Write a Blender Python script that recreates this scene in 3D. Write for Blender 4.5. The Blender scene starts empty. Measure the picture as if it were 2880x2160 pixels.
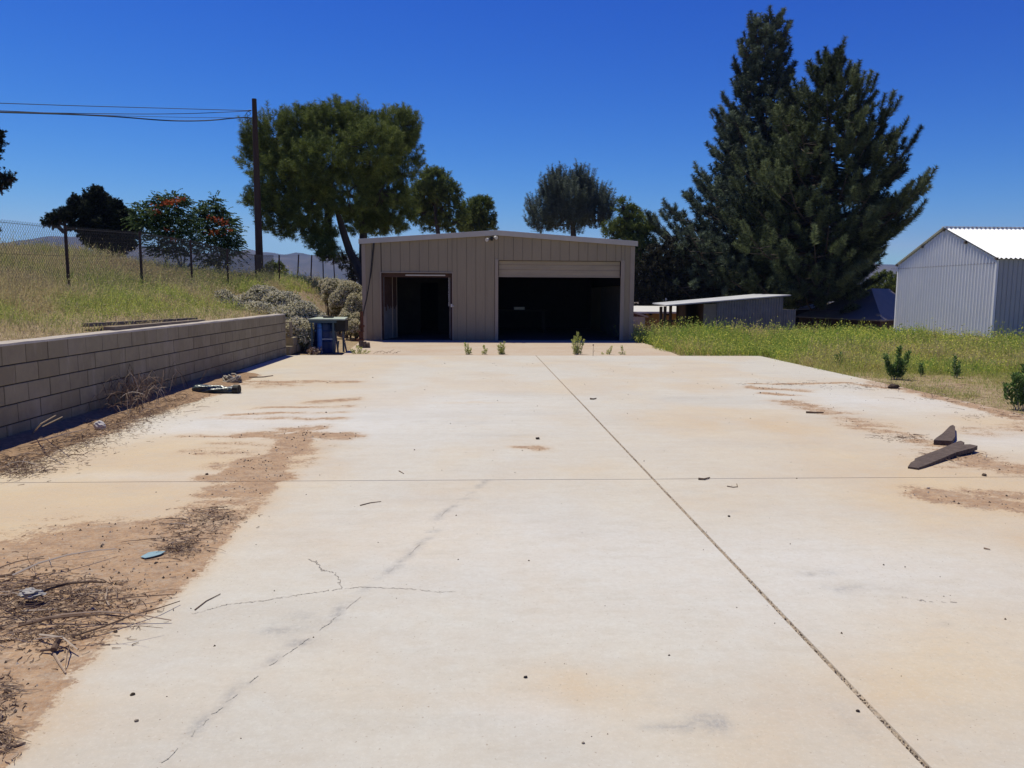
import bpy, math, random
import numpy as np
from mathutils import Matrix, Vector

random.seed(7)
rng = np.random.default_rng(11)
scene = bpy.context.scene
COL = scene.collection
rad = math.radians

# ------------------------------------------------------------------ camera frame (photo 2880 x 2160)
F = 2163.0
CAMH = 1.51
PITCH = math.atan(0.1174)
YAW = rad(2.63)
ROLL = rad(0.30)
cam_loc = np.array([0.0, 0.0, CAMH])
fw = np.array([math.sin(YAW) * math.cos(PITCH), math.cos(YAW) * math.cos(PITCH), -math.sin(PITCH)])
r0 = np.array([math.cos(YAW), -math.sin(YAW), 0.0])
u0 = np.cross(r0, fw)
rt = math.cos(ROLL) * r0 + math.sin(ROLL) * u0
up = np.cross(rt, fw)


def ray(px, py):
    return fw + (px - 1440.0) / F * rt - (py - 1080.0) / F * up


def G(px, py, z=0.0):
    d = ray(px, py)
    t = (z - CAMH) / d[2]
    return cam_loc + d * t


def P(px, py, Y):
    d = ray(px, py)
    return cam_loc + d * (Y / d[1])


def GP(pts, z=0.0):
    return np.array([G(a, b, z)[:2] for a, b in pts])


# ------------------------------------------------------------------ noise
def _h(ix, iy, s):
    n = (ix * 374761393 + iy * 668265263 + s * 982451653) & 0x7FFFFFFF
    n = ((n ^ (n >> 13)) * 1274126177) & 0x7FFFFFFF
    return ((n ^ (n >> 16)) & 0xFFFF) / 65535.0


def vnoise(x, y, s=0):
    x = np.asarray(x, float); y = np.asarray(y, float)
    ix = np.floor(x).astype(np.int64); iy = np.floor(y).astype(np.int64)
    fx = x - ix; fy = y - iy
    fx = fx * fx * (3 - 2 * fx); fy = fy * fy * (3 - 2 * fy)
    a = _h(ix, iy, s); b = _h(ix + 1, iy, s); c = _h(ix, iy + 1, s); d = _h(ix + 1, iy + 1, s)
    return (a * (1 - fx) + b * fx) * (1 - fy) + (c * (1 - fx) + d * fx) * fy


def fbm(x, y, o=4, s=0):
    v = 0.0; a = 0.5; t = 0.0
    for i in range(o):
        v = v + a * vnoise(x, y, s + i * 17); t += a
        x = np.asarray(x) * 2.03 + 3.1; y = np.asarray(y) * 2.03 + 1.7; a *= 0.5
    return v / t


def sst(a, b, x):
    t = np.clip((np.asarray(x, float) - a) / (b - a), 0, 1)
    return t * t * (3 - 2 * t)


# ------------------------------------------------------------------ mesh builder
class MB:
    def __init__(self):
        self.v = []; self.f = []; self.n = 0; self.t = []; self.hast = False

    def add(self, verts, faces, tint=0.5):
        verts = np.asarray(verts, float).reshape(-1, 3)
        self.v.append(verts)
        faces = np.asarray(faces, np.int64)
        self.f.append(faces + self.n)
        tt = np.broadcast_to(np.asarray(tint, float), (len(verts),)).copy()
        self.t.append(tt)
        self.n += len(verts)
        return self

    def box(self, a, b, M=None, tint=0.5):
        x0, y0, z0 = a; x1, y1, z1 = b
        v = np.array([(x0, y0, z0), (x1, y0, z0), (x1, y1, z0), (x0, y1, z0), (x0, y0, z1), (x1, y0, z1), (x1, y1, z1), (x0, y1, z1)], float)
        if M is not None:
            v = v @ M[0].T + M[1]
        return self.add(v, [(0, 3, 2, 1), (4, 5, 6, 7), (0, 1, 5, 4), (1, 2, 6, 5), (2, 3, 7, 6), (3, 0, 4, 7)], tint)

    def hexa(self, v, tint=0.5):
        return self.add(v, [(0, 3, 2, 1), (4, 5, 6, 7), (0, 1, 5, 4), (1, 2, 6, 5), (2, 3, 7, 6), (3, 0, 4, 7)], tint)

    def spikes(self, base, dirs, ln, wd, tint):
        """thin triangles"""
        N = len(base)
        r = rng.normal(size=(N, 3))
        s = np.cross(dirs, r); s /= (np.linalg.norm(s, axis=1)[:, None] + 1e-9)
        w = (np.broadcast_to(wd, (N,)) / 2)[:, None]
        v = np.stack([base - s * w, base + s * w, base + dirs * np.broadcast_to(ln, (N,))[:, None]], 1).reshape(-1, 3)
        f = np.arange(N * 3).reshape(-1, 3)
        return self.add(v, f, np.repeat(np.broadcast_to(tint, (N,)), 3))

    def leaves(self, base, dirs, ln, wd, tint, fold=0.0):
        N = len(base)
        r = rng.normal(size=(N, 3))
        s = np.cross(dirs, r); s /= (np.linalg.norm(s, axis=1)[:, None] + 1e-9)
        w = (np.broadcast_to(wd, (N,)) / 2)[:, None]; l = np.broadcast_to(ln, (N,))[:, None]
        v = np.stack([base, base + dirs * l * .5 + s * w, base + dirs * l, base + dirs * l * .5 - s * w], 1).reshape(-1, 3)
        f = np.arange(N * 4).reshape(-1, 4)
        return self.add(v, f, np.repeat(np.broadcast_to(tint, (N,)), 4))

    def bent(self, base, dirs, ln, wd, tint, bend=.3):
        """two-segment blade: quad + tri"""
        N = len(base)
        az = rng.uniform(0, 2 * math.pi, N)
        s = np.stack([np.cos(az), np.sin(az), np.zeros(N)], 1)
        w = (np.broadcast_to(wd, (N,)) / 2)[:, None]; l = np.broadcast_to(ln, (N,))[:, None]
        side = np.stack([-np.sin(az), np.cos(az), np.zeros(N)], 1)
        mid = base + dirs * l * .55
        tip = mid + (dirs + side * bend * rng.uniform(-1, 1, (N, 1)) + np.array([0, 0, -.1])) * l * .45
        v = np.stack([base - s * w, base + s * w, mid + s * w * .8, mid - s * w * .8, tip], 1).reshape(-1, 3)
        o = np.arange(N)[:, None] * 5
        self.add(v, np.concatenate([o + np.array([[0, 1, 2, 3]])]), np.repeat(np.broadcast_to(tint, (N,)), 5))
        self.f.append((self.n - N * 5) + o + np.array([[3, 2, 4]]))
        return self

    def blob(self, c, r, seed=0, amp=.25, freq=2.0, nu=14, nv=9, squash=1.0, tint=.5):
        u = np.linspace(0, 2 * math.pi, nu, endpoint=False); w = np.linspace(0.02, math.pi - 0.02, nv)
        U, W = np.meshgrid(u, w)
        x = np.cos(U) * np.sin(W); y = np.sin(U) * np.sin(W); z = np.cos(W)
        k = 1 + amp * (fbm(x * freq + seed * 7.3 + 20, (y + z * 1.3) * freq + seed * 3.1 + 20, 3, seed) * 2 - 1)
        v = np.stack([x * k * r[0], y * k * r[1], z * k * r[2] * squash], -1).reshape(-1, 3) + np.asarray(c)
        i = np.arange(nv - 1)[:, None] * nu; j = np.arange(nu)[None, :]; j2 = (j + 1) % nu
        f = np.stack([i + j, i + nu + j, i + nu + j2, i + j2], -1).reshape(-1, 4)
        b = self.n
        self.add(v, f, tint)
        self.f.append((b + np.arange(nu))[None, :].repeat(1, 0)[:, ::1])
        self.f.append((b + (nv - 1) * nu + np.arange(nu)[::-1])[None, :])
        return self

    def prism(self, poly, z0, z1, tint=.5, slope=None):
        """vertical extrusion of a 2-D polygon"""
        poly = np.asarray(poly, float); n = len(poly)
        a = np.c_[poly, np.full(n, z0)]; b = np.c_[poly, np.full(n, z1)]
        if slope is not None:
            c = poly.mean(axis=0); dz = (poly - c) @ np.asarray(slope)
            a[:, 2] += dz; b[:, 2] += dz
        ar = np.sum(poly[:, 0] * np.roll(poly[:, 1], -1) - np.roll(poly[:, 0], -1) * poly[:, 1])
        base = self.n
        i = np.arange(n); j = (i + 1) % n
        side = np.stack([i, j, n + j, n + i], -1)
        if ar < 0: side = side[:, ::-1]
        self.add(np.vstack([a, b]), side, tint)
        top = base + n + i; bot = base + i[::-1]
        if ar < 0: top = top[::-1]; bot = bot[::-1]
        self.f.append(top[None, :]); self.f.append(bot[None, :])
        return self

    def mesh(self, name, smooth=False):
        me = bpy.data.meshes.new(name)
        V = np.vstack([a for a in self.v if len(a)]) if self.v else np.zeros((0, 3))
        loops = []; starts = []; tot = 0
        for f in self.f:
            k = f.shape[1]
            loops.append(f.reshape(-1)); starts.append(tot + np.arange(len(f)) * k); tot += f.size
        L = np.concatenate(loops).astype(np.int32); S = np.concatenate(starts).astype(np.int32)
        me.vertices.add(len(V)); me.vertices.foreach_set('co', V.astype(np.float32).ravel())
        me.loops.add(len(L)); me.loops.foreach_set('vertex_index', L)
        me.polygons.add(len(S)); me.polygons.foreach_set('loop_start', S)
        me.update(calc_edges=True)
        T = np.concatenate(self.t)
        at = me.attributes.new('tint', 'FLOAT', 'POINT'); at.data.foreach_set('value', T.astype(np.float32))
        me.polygons.foreach_set('use_smooth', np.full(len(S), bool(smooth)))
        me.validate()
        return me


def obj(name, mb, mat=None, parent=None, smooth=False, origin=None):
    me = mb.mesh(name, smooth) if isinstance(mb, MB) else mb
    if mat is not None: me.materials.append(mat)
    o = bpy.data.objects.new(name, me); COL.objects.link(o)
    if parent is not None:
        o.parent = parent
        me.transform(Matrix.Translation(-parent.location))
    elif origin is not None:
        me.transform(Matrix.Translation(-Vector(origin))); o.location = origin
    return o


def thing(name, label, cat, loc, group=None):
    o = bpy.data.objects.new(name, None); COL.objects.link(o); o.location = Vector([float(c) for c in loc])
    o.empty_display_size = .2
    o['label'] = label; o['category'] = cat
    if group: o['group'] = group
    return o


def tag(o, label=None, cat=None, group=None, kind=None):
    if label: o['label'] = label
    if cat: o['category'] = cat
    if group: o['group'] = group
    if kind: o['kind'] = kind
    return o


# fix: simple robust tube with caps
def _tube(self, pts, radii, k=6, tint=0.5, cap=True):
    pts = np.asarray(pts, float); n = len(pts)
    radii = np.broadcast_to(np.asarray(radii, float), (n,))
    d = np.gradient(pts, axis=0)
    d /= (np.linalg.norm(d, axis=1)[:, None] + 1e-9)
    ref = np.eye(3)[int(np.argmin(np.abs(d).max(axis=0)))]
    s = np.cross(d, ref); s /= (np.linalg.norm(s, axis=1)[:, None] + 1e-9)
    q = np.cross(s, d)
    a = np.linspace(0, 2 * math.pi, k, endpoint=False)
    ring = pts[:, None, :] + radii[:, None, None] * (np.cos(a)[None, :, None] * s[:, None, :] + np.sin(a)[None, :, None] * q[:, None, :])
    i = np.arange(n - 1)[:, None] * k; j = np.arange(k)[None, :]; j2 = (j + 1) % k
    fa = np.stack([i + j, i + j2, i + k + j2, i + k + j], -1).reshape(-1, 4)
    b = self.n
    self.add(ring.reshape(-1, 3), fa, tint)
    if cap and k >= 3:
        self.f.append((b + np.arange(k)[::-1])[None, :])
        self.f.append((b + (n - 1) * k + np.arange(k))[None, :])
    return self


MB.tube = _tube


# ------------------------------------------------------------------ materials
class N:
    def __init__(self, name):
        self.m = bpy.data.materials.new(name); self.m.use_nodes = True
        self.nt = self.m.node_tree; self.nt.nodes.clear()
        self.out = self.nt.nodes.new('ShaderNodeOutputMaterial')
        self.b = self.nt.nodes.new('ShaderNodeBsdfPrincipled')
        self.nt.links.new(self.b.outputs[0], self.out.inputs[0])
        self.tc = self.nt.nodes.new('ShaderNodeTexCoord')

    def l(self, a, b): self.nt.links.new(a, b)

    def new(self, t): return self.nt.nodes.new(t)

    def noise(self, scale, detail=4, rough=.6, vec=None, stretch=None, out='Fac', dist=0):
        n = self.new('ShaderNodeTexNoise'); n.inputs['Scale'].default_value = scale
        n.inputs['Detail'].default_value = detail; n.inputs['Roughness'].default_value = rough
        n.inputs['Distortion'].default_value = dist
        v = vec or self.tc.outputs['Object']
        if stretch:
            m = self.new('ShaderNodeMapping'); m.inputs['Scale'].default_value = stretch
            self.l(v, m.inputs['Vector']); v = m.outputs[0]
        self.l(v, n.inputs['Vector'])
        return n.outputs[out]

    def ramp(self, fac, stops):
        r = self.new('ShaderNodeValToRGB'); e = r.color_ramp.elements
        while len(e) < len(stops): e.new(0.5)
        for el, (p, c) in zip(e, stops):
            el.position = p
            el.color = (c, c, c, 1) if not hasattr(c, '__len__') else (c[0], c[1], c[2], 1)
        self.l(fac, r.inputs[0])
        return r.outputs[0]

    def mix(self, fac, a, b, mode='MIX'):
        m = self.new('ShaderNodeMix'); m.data_type = 'RGBA'; m.blend_type = mode; m.clamp_factor = True
        for s, v in ((m.inputs[0], fac), (m.inputs[6], a), (m.inputs[7], b)):
            if isinstance(v, (int, float)): s.default_value = v if s == m.inputs[0] else (v, v, v, 1)
            elif isinstance(v, tuple): s.default_value = (v[0], v[1], v[2], 1)
            else: self.l(v, s)
        return m.outputs[2]

    def math(self, op, a, b=None, c=None, clamp=False):
        m = self.new('ShaderNodeMath'); m.operation = op; m.use_clamp = clamp
        for i, v in enumerate((a, b, c)):
            if v is None: continue
            if isinstance(v, (int, float)): m.inputs[i].default_value = v
            else: self.l(v, m.inputs[i])
        return m.outputs[0]

    def attr(self, name):
        a = self.new('ShaderNodeAttribute'); a.attribute_name = name
        return a.outputs['Fac']

    def bump(self, h, strength=.3, dist=.01):
        b = self.new('ShaderNodeBump'); b.inputs['Strength'].default_value = strength; b.inputs['Distance'].default_value = dist
        self.l(h, b.inputs['Height']); self.l(b.outputs[0], self.b.inputs['Normal'])

    def set(self, color=None, rough=.8, spec=.3, metal=0):
        if color is not None:
            if isinstance(color, tuple): self.b.inputs['Base Color'].default_value = (*color[:3], 1)
            else: self.l(color, self.b.inputs['Base Color'])
        if isinstance(rough, (int, float)): self.b.inputs['Roughness'].default_value = rough
        else: self.l(rough, self.b.inputs['Roughness'])
        self.b.inputs['Specular IOR Level'].default_value = spec
        self.b.inputs['Metallic'].default_value = metal
        return self


def simple(name, c, rough=.8, var=.25, scale=6, spec=.3, metal=0, bump=0, bscale=40, stretch=None, c2=None):
    n = N(name)
    f = n.noise(scale, 5, .6, stretch=stretch)
    c2 = c2 or tuple(x * (1 - var) for x in c)
    col = n.mix(n.ramp(f, [(.3, 0), (.7, 1)]), c, c2)
    n.set(col, rough, spec, metal)
    if bump: n.bump(n.noise(bscale, 4, .6, stretch=stretch), bump, .01)
    return n.m


def foliage(name, stops, rough=.7, transl=.25, spec=.2):
    """colour from per-leaf tint attribute"""
    n = N(name)
    col = n.ramp(n.attr('tint'), stops)
    n.set(col, rough, spec)
    if transl > 0:
        t = n.new('ShaderNodeBsdfTranslucent'); n.l(col, t.inputs['Color'])
        mx = n.new('ShaderNodeMixShader'); mx.inputs[0].default_value = transl
        n.l(n.b.outputs[0], mx.inputs[1]); n.l(t.outputs[0], mx.inputs[2]); n.l(mx.outputs[0], n.out.inputs[0])
    return n.m


M = {}
M['wood_dark'] = simple('weathered_wood', (.16, .12, .10), .85, .5, 10, stretch=(1, 1, 1), bump=.5, bscale=60)
M['lumber'] = simple('old_lumber', (.27, .21, .15), .85, .45, 6, bump=.4, bscale=50)
M['bark'] = simple('bark', (.095, .072, .058), .95, .5, 5, bump=.8, bscale=14, stretch=(1, 1, .25))
M['bark_pale'] = simple('pale_bark', (.38, .33, .27), .9, .4, 5, bump=.4, bscale=20)
M['pole'] = simple('pole_wood', (.085, .05, .035), .9, .5, 4, bump=.6, bscale=30, stretch=(1, 1, .08))
M['wire'] = simple('wire_black', (.02, .02, .02), .6, .1)
M['twig'] = foliage('dry_twig', [(0, (.09, .056, .04)), (.4, (.21, .14, .095)), (.8, (.38, .28, .20)), (1, (.56, .48, .38))], .85, 0)
M['pebble'] = foliage('pebbles', [(0, (.06, .045, .035)), (.5, (.18, .13, .09)), (1, (.5, .42, .33))], .9, 0)
M['post'] = simple('rusty_post', (.075, .048, .038), .85, .5, 20, bump=.3)
M['galv'] = simple('galvanised_mesh', (.07, .065, .06), .6, .4, 8, metal=.1, spec=.4)

# ------------------------------------------------------------------ world, sun
EL, AZ = 69.0, -42.0      # sun elevation, azimuth from +Y towards +X
w = bpy.data.worlds.new('World'); scene.world = w; w.use_nodes = True
nt = w.node_tree; nt.nodes.clear()
wo = nt.nodes.new('ShaderNodeOutputWorld'); bg = nt.nodes.new('ShaderNodeBackground')
sk = nt.nodes.new('ShaderNodeTexSky'); sk.sky_type = 'NISHITA'; sk.sun_disc = False
sk.sun_elevation = rad(EL); sk.sun_rotation = rad(AZ); sk.altitude = 450; sk.air_density = 1.0; sk.dust_density = 0.15; sk.ozone_density = 3.0
sep = nt.nodes.new('ShaderNodeSeparateColor'); cmb = nt.nodes.new('ShaderNodeCombineColor')
nt.links.new(sk.outputs[0], sep.inputs[0])


def wm_(op, a, b):
    n_ = nt.nodes.new('ShaderNodeMath'); n_.operation = op
    for k_, v_ in enumerate((a, b)):
        if isinstance(v_, (int, float)): n_.inputs[k_].default_value = v_
        else: nt.links.new(v_, n_.inputs[k_])
    return n_.outputs[0]


# deeper blue, as a phone camera renders this dry inland sky
for k_, (pw, am, lim) in enumerate(((3.3, 3.3, .34), (2.15, 1.386, .60), (1.1, 1.16, .88))):
    v_ = wm_('MULTIPLY', sep.outputs[k_], .1); v_ = wm_('POWER', v_, pw); v_ = wm_('MULTIPLY', v_, am * 10); v_ = wm_('MINIMUM', v_, lim * 10)
    nt.links.new(v_, cmb.inputs[k_])
nt.links.new(cmb.outputs[0], bg.inputs[0]); bg.inputs[1].default_value = 0.10
nt.links.new(bg.outputs[0], wo.inputs[0])
sd = bpy.data.lights.new('sun', 'SUN'); sd.energy = 4.75; sd.angle = rad(.53); sd.color = (1.0, .955, .775)
so = bpy.data.objects.new('sun', sd); COL.objects.link(so)
sdir = Vector((math.sin(rad(AZ)) * math.cos(rad(EL)), math.cos(rad(AZ)) * math.cos(rad(EL)), math.sin(rad(EL))))
so.rotation_euler = sdir.to_track_quat('Z', 'Y').to_euler(); so.location = (0, 0, 60)
scene.view_settings.view_transform = 'Standard'; scene.view_settings.look = 'None'
scene.view_settings.exposure = 0.0; scene.view_settings.gamma = 1.0

cd = bpy.data.cameras.new('camera'); cd.sensor_width = 36; cd.lens = 36 * F / 2880; cd.clip_end = 20000; cd.clip_start = .05
co = bpy.data.objects.new('camera', cd); COL.objects.link(co); scene.camera = co
co.matrix_world = Matrix(((rt[0], up[0], -fw[0], 0), (rt[1], up[1], -fw[1], 0), (rt[2], up[2], -fw[2], CAMH), (0, 0, 0, 1)))

# ------------------------------------------------------------------ terrain
XW = -4.62          # face of the block wall
YE = 18.85          # far edge of slab / wall end
XR = 7.05            # right edge of slab
XA = 5.15            # right edge of apron
YB = 25.0           # building front


def terr(x, y):
    x = np.asarray(x, float); y = np.asarray(y, float)
    n1 = fbm(x * .35 + 50, y * .35 + 50, 4, 3) - .5
    n2 = fbm(x * 1.6 + 50, y * 1.6 + 50, 3, 9) - .5
    # right / middle
    zr = -0.06 - .62 * sst(26, 36, y) - .9 * sst(36, 50, y) + n1 * .25 * sst(8, 14, x) * sst(12, 20, y)
    # left bank
    d = -4.8 - x
    zl = .905 + .19 * np.clip(d, 0, 7.4) - .025 * np.clip(d - 7.4, 0, 60)
    zl = zl + .08 * np.exp(-((y - 24) / 6.0) ** 2) * sst(-8.5, -12, x)
    zl = zl - .35 * sst(26, 33, y) * sst(-8, -12, x)
    zl = zl + .28 * sst(16, 32, y) * np.exp(-((x + 7.6) / 2.5) ** 2)
    zl = zl + n1 * .35 * sst(-6, -9, x) + n2 * .10 * sst(-5, -6.5, x)
    bank = np.where(y < YE, (x < -4.77).astype(float), 0.0)
    sl = sst(-4.35 - .15 * n1, -7.3, x + n2 * .35)
    wl = (x < -4.77).astype(float)
    t = sst(YE + .15, YE + 1.6, y)
    # just beyond the wall end the bank becomes an open slope
    mixv = np.where(y < YE, bank, sl)
    z = zr * (1 - mixv) + zl * mixv
    z = np.where((y >= YE) & (x < -4.3), zr * (1 - sl) + zl * sl, z)
    # falls away far behind
    z = z - 9 * sst(55, 180, y) - 6 * sst(30, 120, -x)
    far = sst(120, 400, np.hypot(x, y))
    z = z * (1 - far) + far * (-14)
    return z


def terr1(x, y): return float(terr(np.array([x]), np.array([y]))[0])


def axis(parts):
    out = []
    for a, b, st in parts:
        out.append(np.arange(a, b, st))
    return np.unique(np.round(np.concatenate(out), 4))


gx = axis([(-5000, -800, 400), (-800, -120, 60), (-120, -30, 6), (-30, -14, .8), (-14, -4.9, .22), (-4.9, -4.6, .1), (-4.6, 12, .4), (12, 40, 1.2), (40, 140, 8), (140, 800, 60), (800, 5001, 400)])
gx = np.unique(np.concatenate([gx, [-4.82, -4.72]])); gx = gx[(gx <= -4.82) | (gx >= -4.72)]
gy = axis([(-3000, -300, 300), (-300, -20, 30), (-20, 4, 2), (4, 18, .35), (18, 34, .25), (34, 60, 1), (60, 130, 5), (130, 900, 60), (900, 6001, 400)])
gy = np.unique(np.concatenate([gy, [YE - .02, YE]]))
GX, GY = np.meshgrid(gx, gy)
GZ = terr(GX, GY)
nx, ny = len(gx), len(gy)
i = np.arange(ny - 1)[:, None] * nx; j = np.arange(nx - 1)[None, :]
gf = np.stack([i + j, i + j + 1, i + nx + j + 1, i + nx + j], -1).reshape(-1, 4)
mb = MB(); mb.add(np.stack([GX, GY, GZ], -1).reshape(-1, 3), gf)
n = N('dry_soil')
big = n.noise(.5, 5, .6); mid = n.noise(3.2, 5, .65); fine = n.noise(30, 6, .7)
c1 = n.mix(n.ramp(big, [(.35, 0), (.65, 1)]), (.36, .25, .155), (.30, .23, .125))
c2 = n.mix(n.ramp(mid, [(.42, 0), (.62, 1)]), c1, (.44, .34, .21))
c3 = n.mix(n.ramp(fine, [(.35, 1), (.55, 0)]), c2, (.17, .12, .07))
n.set(c3, .95, .15); n.bump(fine, .8, .03)
ground = obj('ground', mb, n.m, smooth=True); tag(ground, kind='structure')

# ------------------------------------------------------------------ concrete slab with stain attributes
JX = 1.452; JY = G(1838, 1347)[1]


def seg_d(x, y, a, b):
    ax, ay = a; bx, by = b
    dx, dy = bx - ax, by - ay; L = dx * dx + dy * dy + 1e-12
    t = np.clip(((x - ax) * dx + (y - ay) * dy) / L, 0, 1)
    return np.hypot(x - ax - t * dx, y - ay - t * dy)


def pline(x, y, pts):
    d = np.full(np.shape(x), 1e9)
    for a, b in zip(pts[:-1], pts[1:]): d = np.minimum(d, seg_d(x, y, a, b))
    return d


def sdf(x, y, poly):
    poly = np.asarray(poly); d = pline(x, y, list(poly) + [poly[0]])
    ins = np.zeros(np.shape(x), bool); n_ = len(poly)
    for k in range(n_):
        x1, y1 = poly[k]; x2, y2 = poly[(k + 1) % n_]
        c = ((y1 > y) != (y2 > y)) & (x < (x2 - x1) * (y - y1) / (y2 - y1 + 1e-12) + x1)
        ins ^= c
    return np.where(ins, d, -d)


def pix(pts): return GP(pts)


def blob2(x, y, px, py, rx, ry, ang=0.0):
    c = G(px, py)
    dx = x - c[0]; dy = y - c[1]; ca, sa = math.cos(ang), math.sin(ang)
    return np.exp(-(((dx * ca + dy * sa) / rx) ** 2 + ((-dx * sa + dy * ca) / ry) ** 2))


left_edge = [(0, 2110), (40, 2010), (93, 1932), (171, 1850), (290, 1766), (373, 1725), (415, 1678), (456, 1642), (508, 1606), (560, 1559), (612, 1518), (674, 1440), (736, 1404), (798, 1347)]


def stains(X, Y):
    wx = X + .22 * (fbm(X * 1.3 + 9, Y * 1.3 + 9, 4, 21) - .5) * 2; wy = Y + .35 * (fbm(X * 1.3 + 40, Y * .9 + 9, 4, 31) - .5) * 2
    n1 = fbm(X * .8 + 5, Y * .55 + 5, 5, 41); n2 = fbm(X * 3 + 5, Y * 1.8 + 5, 4, 51); n3 = fbm(X * .5 + 77, Y * 1.7 + 33, 4, 61)
    # ---- dirt (brown, granular): 0..1
    pol = np.vstack([pix(left_edge), pix([(814, 1312), (841, 1276), (859, 1240), (880, 1215), (800, 1225), (740, 1290), (560, 1350), (470, 1440), (300, 1520), (0, 1560)]), [[-4.67, 4.2], [-4.67, .5], [-1.75, .5]]])
    s = sdf(wx, wy, pol)
    edge = sst(-.10, .14, s)
    core = sst(-.04, .06, s) * np.exp(-np.clip(s, 0, 9) / .55) + .0
    D = edge * (.46 + .34 * n2) + .45 * core * sst(.35, .6, n2 + .15)
    # lower-left is solid dirt
    D = np.maximum(D, sst(5.7, 4.7, wy) * sst(-1.5, -1.75, wx) * (.62 + .5 * n2))
    # yellowish hole
    hole = blob2(wx, wy, 170, 1440, 1.3, .75)
    D = D * (1 - .8 * hole)
    # along the wall
    lit = sst(-3.75, -4.25, wx + .25 * (n1 - .5)) * sst(15.5, 12.0, Y) * sst(2, 5, Y)
    D = np.maximum(D, .85 * lit)
    # strips with streaks
    def streak(px0, py0, px1, py1, wd, a):
        p0 = G(px0, py0); p1 = G(px1, py1)
        return a * np.exp(-(seg_d(wx * 1.0, Y + .25 * (n2 - .5), p0[:2], p1[:2]) / wd) ** 2)
    D = np.maximum(D, streak(480, 1226, 948, 1226, .10, .55))
    D = np.maximum(D, streak(690, 1224, 948, 1226, .22, .8) * sst(.2, .5, n2 + .1))
    D = np.maximum(D, streak(850, 1205, 905, 1200, .2, .6))
    D = np.maximum(D, streak(690, 1073, 985, 1073, .22, .62))
    D = np.maximum(D, streak(760, 1080, 700, 1078, .5, .5))
    for (a, b, c, d_, w_, am) in [(700, 1148, 1000, 1142, .12, .5), (650, 1165, 960, 1160, .12, .45), (600, 1175, 980, 1178, .13, .42), (880, 1130, 1010, 1122, .2, .5), (830, 1255, 740, 1330, .25, .72), (560, 1345, 800, 1340, .14, .7), (560, 1245, 820, 1255, .12, .35), (560, 1270, 830, 1276, .25, .42),
                                  (650, 1310, 850, 1300, .22, .5),
                                  (2130, 1080, 2390, 1077, .12, .68), (2120, 1090, 2260, 1098, .22, .62), (2160, 1107, 2240, 1112, .14, .7), (2200, 1130, 2320, 1155, .3, .5), (2300, 1150, 2440, 1195, .4, .42), (2440, 1085, 2640, 1105, .22, .66), (2560, 1100, 2880, 1180, .16, .78),
                                  (2380, 1200, 2560, 1225, .2, .45), (2560, 1240, 2700, 1270, .25, .5), (2700, 1290, 2880, 1320, .5, .5), (2640, 1395, 2880, 1430, .28, .75), (2720, 1380, 2880, 1400, .2, .5), (2750, 1215, 2900, 1190, .3, .35),
                                  (1455, 1253, 1540, 1262, .13, .42), (1620, 1010, 1650, 1010, .1, .1)]:
        D = np.maximum(D, streak(a, b, c, d_, w_, am * 1.05))
    # right-hand edge debris
    D = np.maximum(D, .55 * sst(6.55, 6.95, wx) * sst(14.5, 12, Y))
    n6 = fbm(X * 2.4 + 13, Y * 8.0 + 7, 4, 83); n7 = fbm(X * 7 + 3, Y * 9 + 7, 4, 87)
    D = np.clip(D + (.55 * (n6 - .5) + .45 * (n7 - .5)) * sst(.04, .3, D) * (1 - .5 * sst(.7, 1, D)), 0, 1)
    # ---- tan/orange soft tint
    T = .42 * sst(.42, .72, n1) + .08
    T = T + .75 * sst(-1.3, -1.9, wx) * sst(19, 9, Y) * (1 - .85 * np.maximum(blob2(wx, wy, 640, 1190, 2.2, 1.6), 0)) * (1 - .6 * sst(8, 12, Y))
    T = T + .28 * sst(11, 8, Y) * sst(2.0, 3.4, wx) + .18 * sst(2.5, 5, Y) * sst(10, 7.5, Y) * sst(.2, 1.5, wx)
    for a in [(60, 1420, 1.2, .8, .55), (1650, 1950, .32, .22, .42), (1740, 1945, .3, .2, .18), (2640, 1900, .5, .5, .35), (2880, 1850, .6, .5, .35), (2780, 1180, .7, .8, .65), (2520, 1200, .9, .8, .35), (2850, 1500, .35, .22, .42), (1460, 1265, .5, .3, .22), (2250, 1070, 1, .5, .3), (920, 1900, .25, .25, .15), (600, 1290, 1.2, .8, .3), (2700, 1350, 1.2, .7, .45), (2100, 1180, 1.2, 1.2, .10), (2200, 2060, .5, .3, .25), (300, 1250, .8, 1.0, .45), (500, 1160, .6, .9, .35), (700, 1290, 1, .5, .3), (200, 2000, .4, .3, .3), (1320, 1134, .55, .05, .55), (2000, 1090, 1.2, .7, .2), (1100, 1020, .9, .5, .1)]:
        T = T + a[4] * blob2(wx, wy, *a[:4])
    T = np.clip(T * (.75 + .5 * n2), 0, 1)
    # ---- bare bluish-white patches
    Wm = .8 * blob2(wx, wy, 640, 1190, 1.6, 1.1) + .5 * blob2(wx, wy, 350, 1350, 1.2, .25) + .7 * blob2(wx, wy, 2560, 1130, 1.6, 1.3) + .6 * blob2(wx, wy, 2850, 1240, 1.2, .7) + .45 * blob2(wx, wy, 1180, 1150, 1.8, 3) + .5 * blob2(wx, wy, 2400, 1600, 1.3, .8) + .35 * blob2(wx, wy, 1500, 1560, 1.0, .9) + .35 * blob2(wx, wy, 1520, 2030, .22, .15) + .3 * blob2(wx, wy, 1150, 1480, 1, .7)
    Wm = np.clip(Wm * (.7 + .6 * n2), 0, 1)
    T = T * (1 - .7 * Wm)
    # ---- grey scuffs
    g = np.zeros_like(X)
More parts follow.
